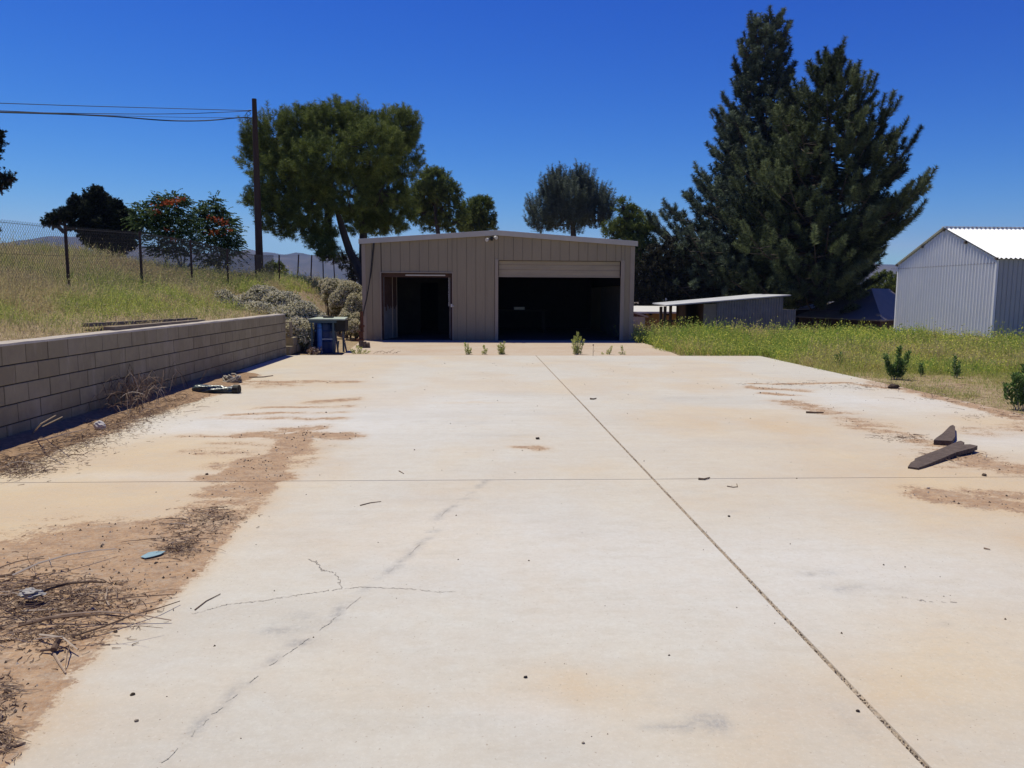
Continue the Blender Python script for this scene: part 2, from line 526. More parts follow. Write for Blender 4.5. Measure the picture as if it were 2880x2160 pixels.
    tyre = pix([(440, 2170), (560, 2040), (700, 1910), (840, 1805)]); tyre2 = pix([(930, 1745), (980, 1690), (1060, 1640), (1140, 1570), (1215, 1500)]); tyre3 = pix([(1215, 1500), (1235, 1475), (1225, 1460), (1300, 1405), (1370, 1350)])
    s1 = fbm(X * 14 + 3, Y * 14 + 3, 4, 71)
    g += .9 * np.exp(-(pline(X, Y, list(tyre)) / .024) ** 2) * sst(.42, .62, s1) + 1.1 * np.exp(-(pline(X, Y, list(tyre2)) / .022) ** 2) * sst(.38, .6, s1) + .9 * np.exp(-(pline(X, Y, list(tyre3)) / .03) ** 2) * sst(.4, .62, s1)
    for (a, b, c, d_, e) in [(835, 1765, .10, .07, .75), (870, 1810, .07, .05, .8), (840, 1735, .06, .05, .5), (780, 1775, .07, .03, .5), (1950, 2038, .05, .05, .9), (2005, 2030, .055, .055, .85), (1880, 2045, .07, .03, .5), (1830, 2045, .05, .02, .3), (2050, 2035, .04, .06, .4), (2385, 1655, .09, .06, 1.1), (2280, 1614, .035, .025, 1.2), (2320, 1610, .12, .06, .35), (2400, 2030, .04, .12, .35), (2470, 1650, .2, .08, .3), (2060, 1438, .12, .03, .35), (2655, 1755, .04, .02, .6), (850, 1240, .1, .3, .35), (900, 1262, .12, .12, .3), (860, 1170, .5, .2, .2), (1230, 1185, .8, .1, .2), (1320, 1190, .5, .08, .25), (2350, 1175, .6, .2, .2), (2200, 1250, .7, .25, .18), (1400, 1225, 1.2, .15, .15), (1330, 1405, .6, .1, .18), (1900, 1120, .7, .12, .2)]:
        g += e * blob2(X + .03 * (n2 - .5), Y + .05 * (n1 - .5), a, b, c, d_) * (.35 + 1.0 * sst(.35, .65, s1))
    g += .22 * sst(.55, .75, n3) * (1 - T)
    return D, T, Wm, np.clip(g, 0, 1)


def nonuni(a, b, st, lines):
    v = list(np.arange(a, b, st)) + [b]
    for c, wd in lines:
        v = [q for q in v if abs(q - c) > wd * 1.2 + .003]
        v += [c - wd / 2 - .003, c - wd / 2, c + wd / 2, c + wd / 2 + .003]
    return np.unique(np.round(np.array(v), 5))


sx = nonuni(XW, XR, .045, [(JX, .018)])
sy = np.unique(np.round(np.concatenate([nonuni(-4, 0.0, .3, []), nonuni(0, 9.0, .03, [(JY, .006)]), nonuni(9.0, YE, .06, [])]), 5))
SX, SY = np.meshgrid(sx, sy)
SZ = .0025 * (fbm(SX * .7, SY * .7, 3, 5) - .5) * 2
inx = np.abs(SX - JX) < .0095; iny = np.abs(SY - JY) < .0035
SZ = np.where(inx, -.007 + .008 * (fbm(SX * 30, SY * 9, 3, 8) - .4), SZ); SZ = np.where(iny & ~inx, -.008, SZ)
n_x, n_y = len(sx), len(sy)
i = np.arange(n_y - 1)[:, None] * n_x; j = np.arange(n_x - 1)[None, :]
sf = np.stack([i + j, i + j + 1, i + n_x + j + 1, i + n_x + j], -1).reshape(-1, 4)
mb = MB(); mb.add(np.stack([SX, SY, SZ], -1).reshape(-1, 3), sf)
D, T, Wm, Gm = stains(SX, SY)
J = np.where(inx, 1.0, np.where(iny, .55, 0.0))
slab_vals = {'dirt': D, 'tan': T, 'pale': Wm, 'scuff': Gm, 'joint': J}
# skirts round the slab
b0 = mb.n
e = np.array([[XW, -4, 0], [XR, -4, 0], [XR, YE, 0], [XW, YE, 0]]); e2 = e.copy(); e2[:, 2] = -.14
mb.add(np.vstack([e2, e]), [(0, 1, 5, 4), (1, 2, 6, 5), (2, 3, 7, 6), (3, 0, 4, 7)])
me = mb.mesh('concrete_slab')
for k_, v_ in slab_vals.items():
    at = me.attributes.new(k_, 'FLOAT', 'POINT')
    at.data.foreach_set('value', np.concatenate([v_.ravel(), np.zeros(8)]).astype(np.float32))
sm = np.zeros(len(me.polygons), bool); me.polygons.foreach_set('use_smooth', sm)


def concrete(name, base=(.55, .525, .455), attrs=True):
    n = N(name)
    f1 = n.noise(1.2, 5, .6, stretch=(1, 1, 1)); f2 = n.noise(9, 6, .65); f3 = n.noise(160, 4, .7); f4 = n.noise(38, 6, .75)
    streaks = n.noise(2.2, 5, .6, stretch=(.5, 2.6, 1))
    col = n.mix(n.ramp(f1, [(.3, 0), (.7, 1)]), base, tuple(c * k for c, k in zip(base, (.93, .93, .95))))
    col = n.mix(n.ramp(streaks, [(.38, 0), (.66, .5)]), col, (.50, .45, .37))
    col = n.mix(n.ramp(f2, [(.4, .0), (.75, .30)]), col, (.46, .43, .375))
    if attrs:
        pa = n.attr('pale'); col = n.mix(n.math('MULTIPLY', pa, .95), col, (.60, .59, .565))
        ta = n.attr('tan'); tw = n.math('MULTIPLY_ADD', n.math('SUBTRACT', f2, .5), .5, ta, clamp=True)
        tc = n.mix(n.ramp(f1, [(.35, 0), (.65, 1)]), (.55, .41, .24), (.50, .37, .235))
        col = n.mix(n.math('MULTIPLY', tw, .88, clamp=True), col, tc)
        ga = n.math('MULTIPLY', n.attr('scuff'), n.ramp(f4, [(.35, .25), (.62, 1)]))
        col = n.mix(n.math('MULTIPLY', ga, .9, clamp=True), col, (.27, .26, .25))
        da = n.attr('dirt')
        dd = n.math('ADD', n.math('ADD', da, n.math('MULTIPLY', n.math('SUBTRACT', f4, .5), 1.5)), n.math('MULTIPLY', n.math('SUBTRACT', f2, .5), .9))
        dm = n.ramp(dd, [(.34, 0), (.50, 1)])
        dirtc = n.mix(n.ramp(f2, [(.35, 0), (.65, 1)]), (.40, .245, .13), (.325, .19, .10))
        dirtc = n.mix(n.ramp(f4, [(.53, 0), (.62, .85)]), dirtc, (.21, .13, .08))
        f5 = n.noise(9, 8, .85)
        dirtc = n.mix(n.ramp(f5, [(.50, 0), (.62, .8)]), dirtc, (.235, .145, .085))
        dirtc = n.mix(n.ramp(f5, [(.34, .6), (.44, 0)]), dirtc, (.50, .36, .225))
        dirtc = n.mix(n.ramp(f4, [(.30, .7), (.40, 0)]), dirtc, (.52, .39, .26))
        soft = n.math('MULTIPLY', n.ramp(da, [(.05, 0), (.6, .7)]), 1.0)
        col = n.mix(soft, col, (.50, .345, .20))
        col = n.mix(dm, col, dirtc)
        ja = n.attr('joint')
        jc = n.mix(n.ramp(n.noise(90, 3, .6), [(.4, 0), (.6, 1)]), (.40, .31, .215), (.17, .125, .085))
        col = n.mix(ja, col, jc)
    col = n.mix(n.ramp(n.noise(4.5, 7, .75, stretch=(.7, 1.6, 1)), [(.50, 0), (.72, .45)]), col, (.43, .385, .31))
    col = n.mix(n.ramp(n.noise(26, 8, .85), [(.42, .0), (.70, .40)]), col, (.40, .365, .30))
    col = n.mix(n.ramp(n.noise(55, 6, .8), [(.30, .30), (.48, 0)]), col, (.66, .64, .58))
    speck = n.ramp(n.noise(70, 2, .5), [(.68, 0), (.74, .9)])
    col = n.mix(speck, col, (.33, .27, .21))
    n.set(col, .85, .25)
    h = n.math('ADD', n.math('MULTIPLY', f4, .6), n.math('MULTIPLY', f3, .4))
    if attrs: h = n.math('MULTIPLY', h, n.math('MULTIPLY_ADD', n.attr('dirt'), 4.0, .5))
    n.bump(h, .35, .006)
    return n.m


M['slab'] = concrete('stained_concrete')
slab = obj('concrete_slab', me, M['slab']); tag(slab, kind='structure')


# cracks as thin dark ribbons lying in the slab surface
def ribbon(pts, w0, z=.0022, jit=.0045, sub=16, gaps=.10, m=None):
    m = m or MB(); pts = [np.array(p) for p in pts]; out = []
    for a, b in zip(pts[:-1], pts[1:]):
        for k in range(sub):
            q = a + (b - a) * k / sub; out.append(q + rng.normal(0, jit, 2))
    out.append(pts[-1])
    for a, b in zip(out[:-1], out[1:]):
        if random.random() < gaps: continue
        d = b - a; L = np.hypot(*d) + 1e-9; nn = np.array([-d[1], d[0]]) / L * w0 * random.uniform(.3, 1.0)
        a2 = a - d * .1; b2 = b + d * .1
        m.add([(*(a2 - nn * .3), z), (*b2, z), (*(a2 + nn * .3), z)] if random.random() < .3 else [(*(a2 - nn / 2), z), (*(b2 - nn / 2), z), (*(b2 + nn / 2), z), (*(a2 + nn / 2), z)],
              [(0, 1, 2)] if False else ([(0, 1, 2, 2)][0:0] or ([(0, 1, 2)] if False else [(0, 1, 2)])) if False else [(0, 1, 2)]) if False else m.add([(*(a2 - nn / 2), z), (*(b2 - nn / 2), z), (*(b2 + nn / 2), z), (*(a2 + nn / 2), z)], [(0, 1, 2, 3)])
    return m


M['crack'] = simple('crack_dark', (.37, .325, .27), .95, .3)
cm = MB()
ribbon(pix([(538, 1728), (640, 1700), (740, 1690), (850, 1672), (960, 1657), (1020, 1652), (1100, 1655), (1170, 1658)]), .0045, m=cm)
ribbon(pix([(1170, 1658), (1220, 1666), (1280, 1665)]), .0045, m=cm, gaps=.35)
ribbon(pix([(868, 1573), (893, 1583), (905, 1605), (945, 1612), (955, 1640), (962, 1657)]), .0055, m=cm, sub=9)
ribbon(pix([(1370, 1350), (1335, 1375), (1300, 1405), (1262, 1432), (1225, 1465), (1215, 1500), (1140, 1570), (1060, 1640), (960, 1725), (930, 1750)]), .0026, m=cm, sub=8, gaps=.5, jit=.003)
hl = MB(); ribbon(pix([(930, 1750), (850, 1810), (760, 1872), (640, 1975), (560, 2045), (430, 2175)]), .005, m=hl, sub=10, gaps=.5, jit=.003)
obj('scratch', hl, simple('scratch_grey', (.46, .43, .37), .95, .3), slab)
ribbon(pix([(2540, 1680), (2600, 1690), (2690, 1695)]), .006, m=cm, gaps=.6)
obj('crack', cm, M['crack'], slab)

# apron in front of the building
n = N('apron_concrete')
f1 = n.noise(.9, 5, .6); f2 = n.noise(7, 6, .7); f4 = n.noise(40, 5, .7)
col = n.mix(n.ramp(f1, [(.35, 0), (.65, 1)]), (.47, .385, .29), (.44, .33, .235))
col = n.mix(n.ramp(f2, [(.45, 0), (.7, .6)]), col, (.50, .43, .35)); col = n.mix(n.ramp(f4, [(.62, 0), (.7, .7)]), col, (.25, .17, .11))
n.set(col, .9, .2); n.bump(f4, .3, .01)
M['apron'] = n.m
mb = MB(); mb.prism([(-3.3, YE + .02), (XA - .1, YE + .02), (XA + .1, YE + 2.5), (XA + .05, YB + 9.3), (-3.62, YB + 9.3), (-3.65, YB - 1)], -.12, -.012)
ap = obj('apron', mb, M['apron']); tag(ap, kind='structure')

# ------------------------------------------------------------------ block wall
n = N('concrete_block')
vor = n.noise(1.9, 3, .5); f2 = n.noise(7, 5, .7); f4 = n.noise(120, 3, .7)
col = n.mix(n.attr('tint'), (.25, .21, .135), (.31, .265, .175))
col = n.mix(n.ramp(f2, [(.4, 0), (.7, .5)]), col, (.20, .165, .125)); col = n.mix(n.ramp(vor, [(.55, 0), (.75, .35)]), col, (.36, .31, .26))
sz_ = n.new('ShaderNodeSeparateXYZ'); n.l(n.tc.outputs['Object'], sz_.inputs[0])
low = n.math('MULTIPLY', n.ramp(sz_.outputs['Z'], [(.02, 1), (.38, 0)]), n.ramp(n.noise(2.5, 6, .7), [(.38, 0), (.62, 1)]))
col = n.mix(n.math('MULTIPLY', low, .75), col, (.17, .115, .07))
col = n.mix(n.ramp(n.noise(5, 6, .7, stretch=(1, 1.2, .25)), [(.56, 0), (.74, .55)]), col, (.42, .37, .29))
n.set(col, .95, .1); n.bump(f4, .5, .004)
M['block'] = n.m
M['mortar'] = simple('mortar', (.05, .042, .034), .95, .3, 20)
M['cap'] = simple('mortar_cap', (.48, .42, .35), .9, .25, 5, bump=.4)
wt = thing('block_wall', 'long low grey concrete block retaining wall along the left slab edge', 'wall', (XW, 10, 0))
mb = MB(); mm = MB(); CH = .1955; BL = .406
y_end = YE
for c in range(5):
    z0 = c * CH; off = (BL / 2 if c % 2 == 0 else 0)
    y1 = y_end
    first = True
    while y1 > -3:
        ln = (BL / 2 if first and off else BL); first = False
        y0 = max(y1 - ln, -3)
        g = .0055
        dx = random.uniform(-.002, .002)
        a = (XW - .19, y0 + g, z0 + g); b = (XW + dx, y1 - (g if y1 < y_end else 0), z0 + CH - (g if c < 4 else .0))
        # chamfered front
        x0, yy0, zz0 = a; x1, yy1, zz1 = b; ch = .004
        v = [(x0, yy0, zz0), (x1 - ch, yy0, zz0), (x1 - ch, yy1, zz0), (x0, yy1, zz0), (x0, yy0, zz1), (x1 - ch, yy0, zz1), (x1 - ch, yy1, zz1), (x0, yy1, zz1),
             (x1, yy0 + ch, zz0 + ch), (x1, yy1 - ch, zz0 + ch), (x1, yy1 - ch, zz1 - ch), (x1, yy0 + ch, zz1 - ch)]
        mb.add(v, [(0, 3, 2, 1), (4, 5, 6, 7), (0, 1, 5, 4), (2, 3, 7, 6), (3, 0, 4, 7), (8, 9, 10, 11), (1, 2, 9, 8), (2, 6, 10, 9), (6, 5, 11, 10), (5, 1, 8, 11)], random.random())
        y1 = y0
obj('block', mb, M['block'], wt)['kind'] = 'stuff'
mm.box((XW - .17, -2.99, -.1), (XW - .010, y_end - .004, 5 * CH - .01))
obj('mortar_joint', mm, M['mortar'], wt)
mb = MB()
ys = np.arange(-3, y_end + .01, .3); ys[-1] = y_end + .002
hN = [5 * CH + .022 + .006 * random.random() for _ in ys]
for k in range(len(ys) - 1):
    a, b = ys[k], ys[k + 1]; h0, h1 = hN[k], hN[k + 1]
    mb.hexa([(XW - .20, a, 5 * CH - .004), (XW + .002, a, 5 * CH - .004), (XW + .002, b, 5 * CH - .004), (XW - .20, b, 5 * CH - .004), (XW - .20, a, h0), (XW - .006, a, h0 - .006), (XW - .006, b, h1 - .006), (XW - .20, b, h1)])
obj('cap', mb, M['cap'], wt)

# low broken block wall beyond
lw = thing('low_block_wall', 'short broken two-course block wall past the end of the long wall', 'wall', (XW, 20, 0))
mb = MB()
for c, (ya, yb) in enumerate([(YE + .12, YE + 2.9), (YE + .55, YE + 2.7)]):
    y0 = ya
    while y0 < yb:
        dx = random.uniform(-.02, .02)
        mb.box((XW - .16 + dx, y0 + .005, c * CH + .002), (XW + .04 + dx, y0 + .39, c * CH + CH - .004), tint=random.random()); y0 += .4
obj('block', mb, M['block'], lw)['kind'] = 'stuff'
mb = MB()
bx = P(830, 955, YE + .5)
for dz in (0, .34):
    mb.box((XW - .12, YE + .16, .41 + dz * .0), (XW - .12 + .03, YE + .36, .80)) if dz == 0 else mb.box((XW + .05, YE + .16, .41), (XW + .08, YE + .36, .80))
for z_ in (.41, .595, .77): mb.box((XW - .09, YE + .16, z_), (XW + .05, YE + .36, z_ + .03))
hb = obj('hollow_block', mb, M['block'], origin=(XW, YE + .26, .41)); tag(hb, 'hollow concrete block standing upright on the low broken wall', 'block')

# ------------------------------------------------------------------ metal building
n = N('tan_siding')
g1 = n.noise(1.1, 5, .6, stretch=(1, 1, .35)); g2 = n.noise(9, 6, .7, stretch=(1.6, 1, .12))
col = n.mix(n.ramp(g1, [(.3, 0), (.7, 1)]), (.32, .258, .158), (.275, .222, .14))
col = n.mix(n.ramp(g2, [(.52, 0), (.75, .55)]), col, (.20, .155, .10))
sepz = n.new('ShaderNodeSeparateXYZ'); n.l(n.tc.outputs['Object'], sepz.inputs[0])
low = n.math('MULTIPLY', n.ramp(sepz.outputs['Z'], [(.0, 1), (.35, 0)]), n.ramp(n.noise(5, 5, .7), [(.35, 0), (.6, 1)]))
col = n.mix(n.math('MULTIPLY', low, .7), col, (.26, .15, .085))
n.set(col, .6, .3)
M['siding'] = n.m
M['siding_old'] = simple('tan_siding', (.315, .255, .155), .6, .12, 1.3, spec=.3, stretch=(1, 1, .3), bump=.05, bscale=8)
M['siding_line'] = simple('siding_seam', (.13, .095, .075), .8, .2)
M['trim'] = simple('tan_trim', (.36, .29, .21), .55, .12, 2)
M['trim_roof'] = simple('roof_trim_cream', (.50, .46, .38), .5, .12, 2)
M['roof_white'] = simple('white_roof_metal', (.62, .61, .58), .5, .1, 2, spec=.4)
M['slats'] = simple('cream_roller', (.46, .385, .26), .55, .12, 1.5, stretch=(1, 1, 4))
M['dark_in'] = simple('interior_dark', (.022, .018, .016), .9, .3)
M['wood_in'] = simple('interior_board', (.045, .038, .03), .9, .4, 3)
M['brown_frame'] = simple('brown_frame', (.09, .045, .03), .8, .4, 8)
M['door_grey'] = simple('door_grey', (.20, .185, .17), .7, .3, 5)
M['steel_white'] = simple('white_enamel', (.6, .58, .52), .5, .1)
M['black'] = simple('black_paint', (.02, .018, .016), .6, .2)
M['rust'] = simple('rusty_iron', (.14, .055, .03), .85, .5, 12, bump=.4)
bt = thing('metal_building', 'tan metal workshop with open double doors and a half raised roller door', 'building', (.7, YB, 0))


def XB(px, py=957): return P(px, py, YB)[0]


def ZB(px, py): return P(px, py, YB)[2]


BX0, BX1 = XB(1023), XB(1778)
BXR = XB(1396, 650)
ZE = .5 * (ZB(1020, 672) + ZB(1782, 682)); ZR = ZB(1396, 652)
LX0, LX1, LZ = XB(1073, 860), XB(1272, 860), ZB(1170, 768)
RX0, RX1, RZ = XB(1401, 860), XB(1744, 860), ZB(1570, 733)


def roofz(x): return ZE + (ZR - ZE) * (1 - abs(x - BXR) / ((BXR - BX0) if x < BXR else (BX1 - BXR)))


mb = MB(); back = MB()
pitch = (BX1 - BX0) / 29.0


def panel(x0, x1, z0):
    g = .0045
    zt0, zt1 = roofz(x0) - .02, roofz(x1) - .02
    mb.hexa([(x0 + g, YB, z0), (x1 - g, YB, z0), (x1 - g, YB + .03, z0), (x0 + g, YB + .03, z0), (x0 + g, YB, zt0), (x1 - g, YB, zt1), (x1 - g, YB + .03, zt1), (x0 + g, YB + .03, zt0)])


edges = sorted(set([round(BX0 + k * pitch, 4) for k in range(30)] + [round(v, 4) for v in (LX0, LX1, RX0, RX1)]))
for a, b in zip(edges[:-1], edges[1:]):
    if b - a < .03: continue
    m_ = (a + b) / 2
    z0 = LZ if LX0 < m_ < LX1 else (RZ if RX0 < m_ < RX1 else -.01)
    panel(a, b, z0)
    zt0, zt1 = roofz(a) - .03, roofz(b) - .03
    back.hexa([(a, YB + .035, z0), (b, YB + .035, z0), (b, YB + .05, z0), (a, YB + .05, z0), (a, YB + .035, zt0), (b, YB + .035, zt1), (b, YB + .05, zt1), (a, YB + .05, zt0)])
obj('front_wall', mb, M['siding'], bt); obj('wall_backing', back, M['siding_line'], bt)
DEP = 9.0
mb = MB()
for sd_i, (x0, x1) in enumerate(((BX0, BX0 + .05), (BX1 - .05, BX1))):
    mb = MB(); mb.box((x0, YB + .06, -.02), (x1, YB + DEP, ZE - .02))
    for k in range(31):
        y0 = YB + .06 + k * (DEP - .1) / 31
        if sd_i == 0: mb.box((BX0 - .012, y0, -.02), (BX0 + .004, y0 + .03, ZE - .05))
        else: mb.box((BX1 - .004, y0, -.02), (BX1 + .012, y0 + .03, ZE - .05))
    obj('side_wall', mb, M['siding'], bt)
mb = MB(); mb.box((BX0 + .052, YB + .10, .004), (BX0 + .07, YB + DEP - .06, ZE - .1)); obj('wall_dark_sheet', mb, M['dark_in'], bt)  # added dark sheet over the tan siding, keeps the interior in shade
mb = MB(); mb.box((BX1 - .054, YB + .14, 1.80), (BX1 - .0515, YB + DEP - .06, ZE - .1)); obj('wall_dark_sheet', mb, M['dark_in'], bt)  # same added dark sheet on the right wall, above the lining
mb = MB(); mb.box((BX0 + .06, YB + .12, ZE - .09), (BX1 - .06, YB + DEP - .06, ZE - .05)); obj('ceiling_dark_sheet', mb, M['dark_in'], bt)  # added dark sheet, stops bounce off the white roof underside
mb = MB(); mb.box((BX0 + .06, YB + .25, -.008), (BX1 - .06, YB + DEP - .06, .003)); obj('floor', mb, simple('interior_floor', (.10, .08, .065), .9, .3, 2), bt)  # added skin over the pale apron, indoor shade put into its colour
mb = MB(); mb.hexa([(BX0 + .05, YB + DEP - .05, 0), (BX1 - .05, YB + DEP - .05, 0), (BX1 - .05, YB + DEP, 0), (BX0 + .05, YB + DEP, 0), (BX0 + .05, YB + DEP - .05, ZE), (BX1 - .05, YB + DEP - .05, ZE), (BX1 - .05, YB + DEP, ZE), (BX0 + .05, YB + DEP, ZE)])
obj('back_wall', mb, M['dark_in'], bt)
mb = MB(); o = .09
for (xa, za, xb, zb) in ((BX0 - o, ZE - .03, BXR, ZR), (BXR, ZR, BX1 + o, ZE - .03)):
    mb.hexa([(xa, YB - .06, za), (xb, YB - .06, zb), (xb, YB + DEP + .1, zb), (xa, YB + DEP + .1, za), (xa, YB - .06, za + .05), (xb, YB - .06, zb + .05), (xb, YB + DEP + .1, zb + .05), (xa, YB + DEP + .1, za + .05)])
    for k in range(14):
        t0 = k / 14.; xx = xa + (xb - xa) * t0; zz = za + (zb - za) * t0 + .05
obj('roof', mb, M['roof_white'], bt)
mb = MB()
for (xa, za, xb, zb) in ((BX0 - o - .01, ZE - .035, BXR, ZR - .004), (BXR, ZR - .004, BX1 + o + .01, ZE - .035)):
    mb.hexa([(xa, YB - .085, za - .11), (xb, YB - .085, zb - .11), (xb, YB - .062, zb - .11), (xa, YB - .062, za - .11), (xa, YB - .085, za + .045), (xb, YB - .085, zb + .045), (xb, YB - .062, zb + .045), (xa, YB - .062, za + .045)])
obj('rake_trim', mb, M['trim_roof'], bt)
for a_, b_ in (((BX0 - .02, YB - .022, -.01), (BX0 + .10, YB - .002, ZE - .15)), ((BX1 - .12, YB - .022, -.01), (BX1 + .02, YB - .002, ZE - .15))):
    mb = MB(); mb.box(a_, b_); obj('corner_trim', mb, M['trim'], bt)
for a_, b_ in (((RX0 - .10, YB - .03, -.01), (RX0 + .0, YB - .005, RZ + .03)), ((RX1, YB - .03, -.01), (RX1 + .12, YB - .005, RZ + .02))):
    mb = MB(); mb.box(a_, b_); obj('jamb_trim', mb, M['trim'], bt)
mb = MB()
mb.box((LX0 - .035, YB - .03, -.01), (LX0 + .0, YB + .06, LZ + .0)); mb.box((LX1, YB - .03, -.01), (LX1 + .035, YB + .06, LZ)); mb.box((LX0 - .035, YB - .035, LZ + .002), (LX1 + .035, YB + .06, LZ + .03))
obj('door_frame', mb, M['trim'], bt)
mb = MB(); mb.box((LX0 + .005, YB + .07, -.01), (LX0 + .05, YB + .16, LZ)); mb.box((LX1 - .05, YB + .07, -.01), (LX1 - .005, YB + .16, LZ)); mb.box((LX0 + .05, YB + .07, LZ - .13), (LX1 - .05, YB + .16, LZ - .005))
obj('door_jamb', mb, M['brown_frame'], bt)
# pale header rail just inside the opening
mb = MB(); zl = ZB(1200, 774)
mb.box((XB(1140, 774), YB + .05, zl - .018), (XB(1252, 774), YB + .068, zl + .018)); obj('header_strip', mb, M['steel_white'], bt)


# inward-opening leaves
def leaf(hx, sgn, ang):
    h = LZ - .08; wd = 1.14
    c, s_ = math.cos(ang), math.sin(ang)
    R = np.array([[sgn * c, -sgn * s_, 0], [s_, c, 0], [0, 0, 1.0]]); T_ = np.array([hx, YB + .17, .02])
    return R, T_, wd, h


for hx, sg, ang, nm in ((LX0 + .055, 1, rad(76), 'L'), (LX1 - .055, -1, rad(88), 'R')):
    R, T_, wd, h = leaf(hx, sg, ang)
    d = MB(); d.box((0, -.02, 0), (wd, .02, h), (R, T_))
    dl = obj('door', d, M['door_grey'], bt)
    u = MB()
    # peeling brown upper skin with a ragged lower edge
    for k in range(12):
        a = k / 12 * wd; b = (k + 1) / 12 * wd - .003; zb_ = h * (.48 + .06 * random.random()) - (.12 if k in (1, 4, 9) else 0)
        u.box((a, -.036, zb_), (b, -.022, h - .02), (R, T_)); u.box((a, .022, zb_), (b, .036, h - .02), (R, T_))
    o_ = obj('veneer', u, M['brown_frame'], dl); o_['label'] = 'peeling dark brown upper veneer'
    o_.matrix_parent_inverse = Matrix.Identity(4)
    o_.data.transform(Matrix.Translation(-bt.location))
    u = MB(); u.box((wd * .6, -.05, 0), (wd * .6 + .03, -.021, h), (R, T_)); u.box((wd * .97, -.045, 0), (wd * 1.0, .045, h), (R, T_))
    o_ = obj('edge_strip', u, M['trim'], dl); o_.data.transform(Matrix.Translation(-bt.location))
    if nm == 'R':
        t_ = MB()
        for k in range(26):
            z_ = h * .52 + k * h * .46 / 26
            x_ = wd * (.35 + .05 * random.random()); t_.box((0.02, -.06 - .02 * random.random(), z_), (.10 + .05 * random.random(), -.038, z_ + h * .013), (R, T_))
            if random.random() < .6: t_.box((0.02, .038, z_), (.08 + .05 * random.random(), .052 + .02 * random.random(), z_ + h * .013), (R, T_))
        o_ = obj('torn_backing', t_, M['steel_white'], dl); o_['kind'] = 'stuff'; o_.data.transform(Matrix.Translation(-bt.location))
        t_ = MB(); t_.tube([(LX1 - .03, YB - .04, 1.12), (LX1 + .06, YB - .06, 1.10)], .012); t_.box((LX1 - .05, YB - .05, 1.07), (LX1 + .0, YB - .036, 1.17))
        o_ = obj('latch', t_, M['steel_white'], dl); o_.data.transform(Matrix.Translation(-bt.location))
# roller door
zc = ZB(1570, 779)
mb = MB(); nsl = 12
zs = np.linspace(zc + .03, RZ - .01, nsl + 1)
for k in range(nsl):
    big_gap = k in (4, 8)
    z0, z1 = zs[k], zs[k + 1] - (.008 if big_gap else .003)
    mb.add([(RX0 + .02, YB + .085, z0), (RX1 - .02, YB + .085, z0), (RX1 - .02, YB + .07, (z0 + z1) / 2), (RX0 + .02, YB + .07, (z0 + z1) / 2), (RX1 - .02, YB + .085, z1), (RX0 + .02, YB + .085, z1), (RX0 + .02, YB + .10, z0), (RX1 - .02, YB + .10, z0), (RX1 - .02, YB + .10, z1), (RX0 + .02, YB + .10, z1)],
           [(0, 1, 2, 3), (3, 2, 4, 5), (6, 9, 8, 7)])
rd = obj('roller_door', mb, M['slats'], bt)
mb = MB(); mb.box((RX0 + .01, YB + .06, zc - .01), (RX1 - .01, YB + .105, zc + .028)); bb = obj('bottom_bar', mb, M['trim'], rd); bb.data.transform(Matrix.Translation(-bt.location))
mb = MB(); mb.box((RX0, YB + .055, RZ - .022), (RX1, YB + .066, RZ + .0)); obj('door_hood', mb, M['siding_line'], bt)
# interior
mb = MB(); pxx = (LX1 + RX0) / 2 + .25
mb.box((pxx, YB + .08, 0), (pxx + .08, YB + DEP - .06, ZE - .1))
hd = [(LX0 - .6, YB + 4.0), (pxx, YB + 4.0)]
ax0, ax1 = P(1183, 860, YB + 4)[0], P(1232, 860, YB + 4)[0]; az = P(1200, 795, YB + 4)[2]
mb.box((BX0 + .06, YB + 4, 0), (ax0, YB + 4.06, ZE - .15)); mb.box((ax1, YB + 4, 0), (pxx - .002, YB + 4.06, ZE - .15)); mb.box((ax0 + .001, YB + 4.001, az), (ax1 - .001, YB + 4.059, ZE - .15))
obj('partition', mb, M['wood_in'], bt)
mb = MB(); mb.box((BX1 - .09, YB + .12, 0), (BX1 - .055, YB + 6, 1.78)); obj('wall_lining', mb, M['door_grey'], bt)
# floodlight
fl = MB(); fc = P(1383, 672, YB - .08); fl.box((fc[0] - .04, fc[1] - .0, fc[2] - .05), (fc[0] + .04, fc[1] + .07, fc[2] + .06)); fl.tube([fc, fc + np.array([-.1, -.05, -.01])], .015); fl.tube([fc, fc + np.array([.1, -.05, .04])], .015)
flo = obj('floodlight', fl, M['black'], bt)
for dx, dz in ((-.13, -.02), (.11, .05)):
    h = MB(); c = fc + np.array([dx, -.07, dz]); dv = np.array([-.5 if dx < 0 else .5, -.7, -.3]); dv /= np.linalg.norm(dv)
    h.tube([c - dv * .05, c - dv * .02, c + dv * .05, c + dv * .07], [.02, .04, .055, .058], 12)
    q = obj('lamp_head', h, M['steel_white'], flo); q.data.transform(Matrix.Translation(-bt.location))
# hanging cable
cb = MB(); cp = [P(x, y, YB - .04) for x, y in ((1051, 678), (1047, 720), (1043, 760), (1038, 800), (1031, 840), (1024, 870), (1021, 890))]
cb.tube(cp, .014, 5); cb.tube([p + np.array([.03, 0, 0]) for p in cp[:3]] + [cp[3]], .01, 5); obj('cable', cb, M['wire'], bt)
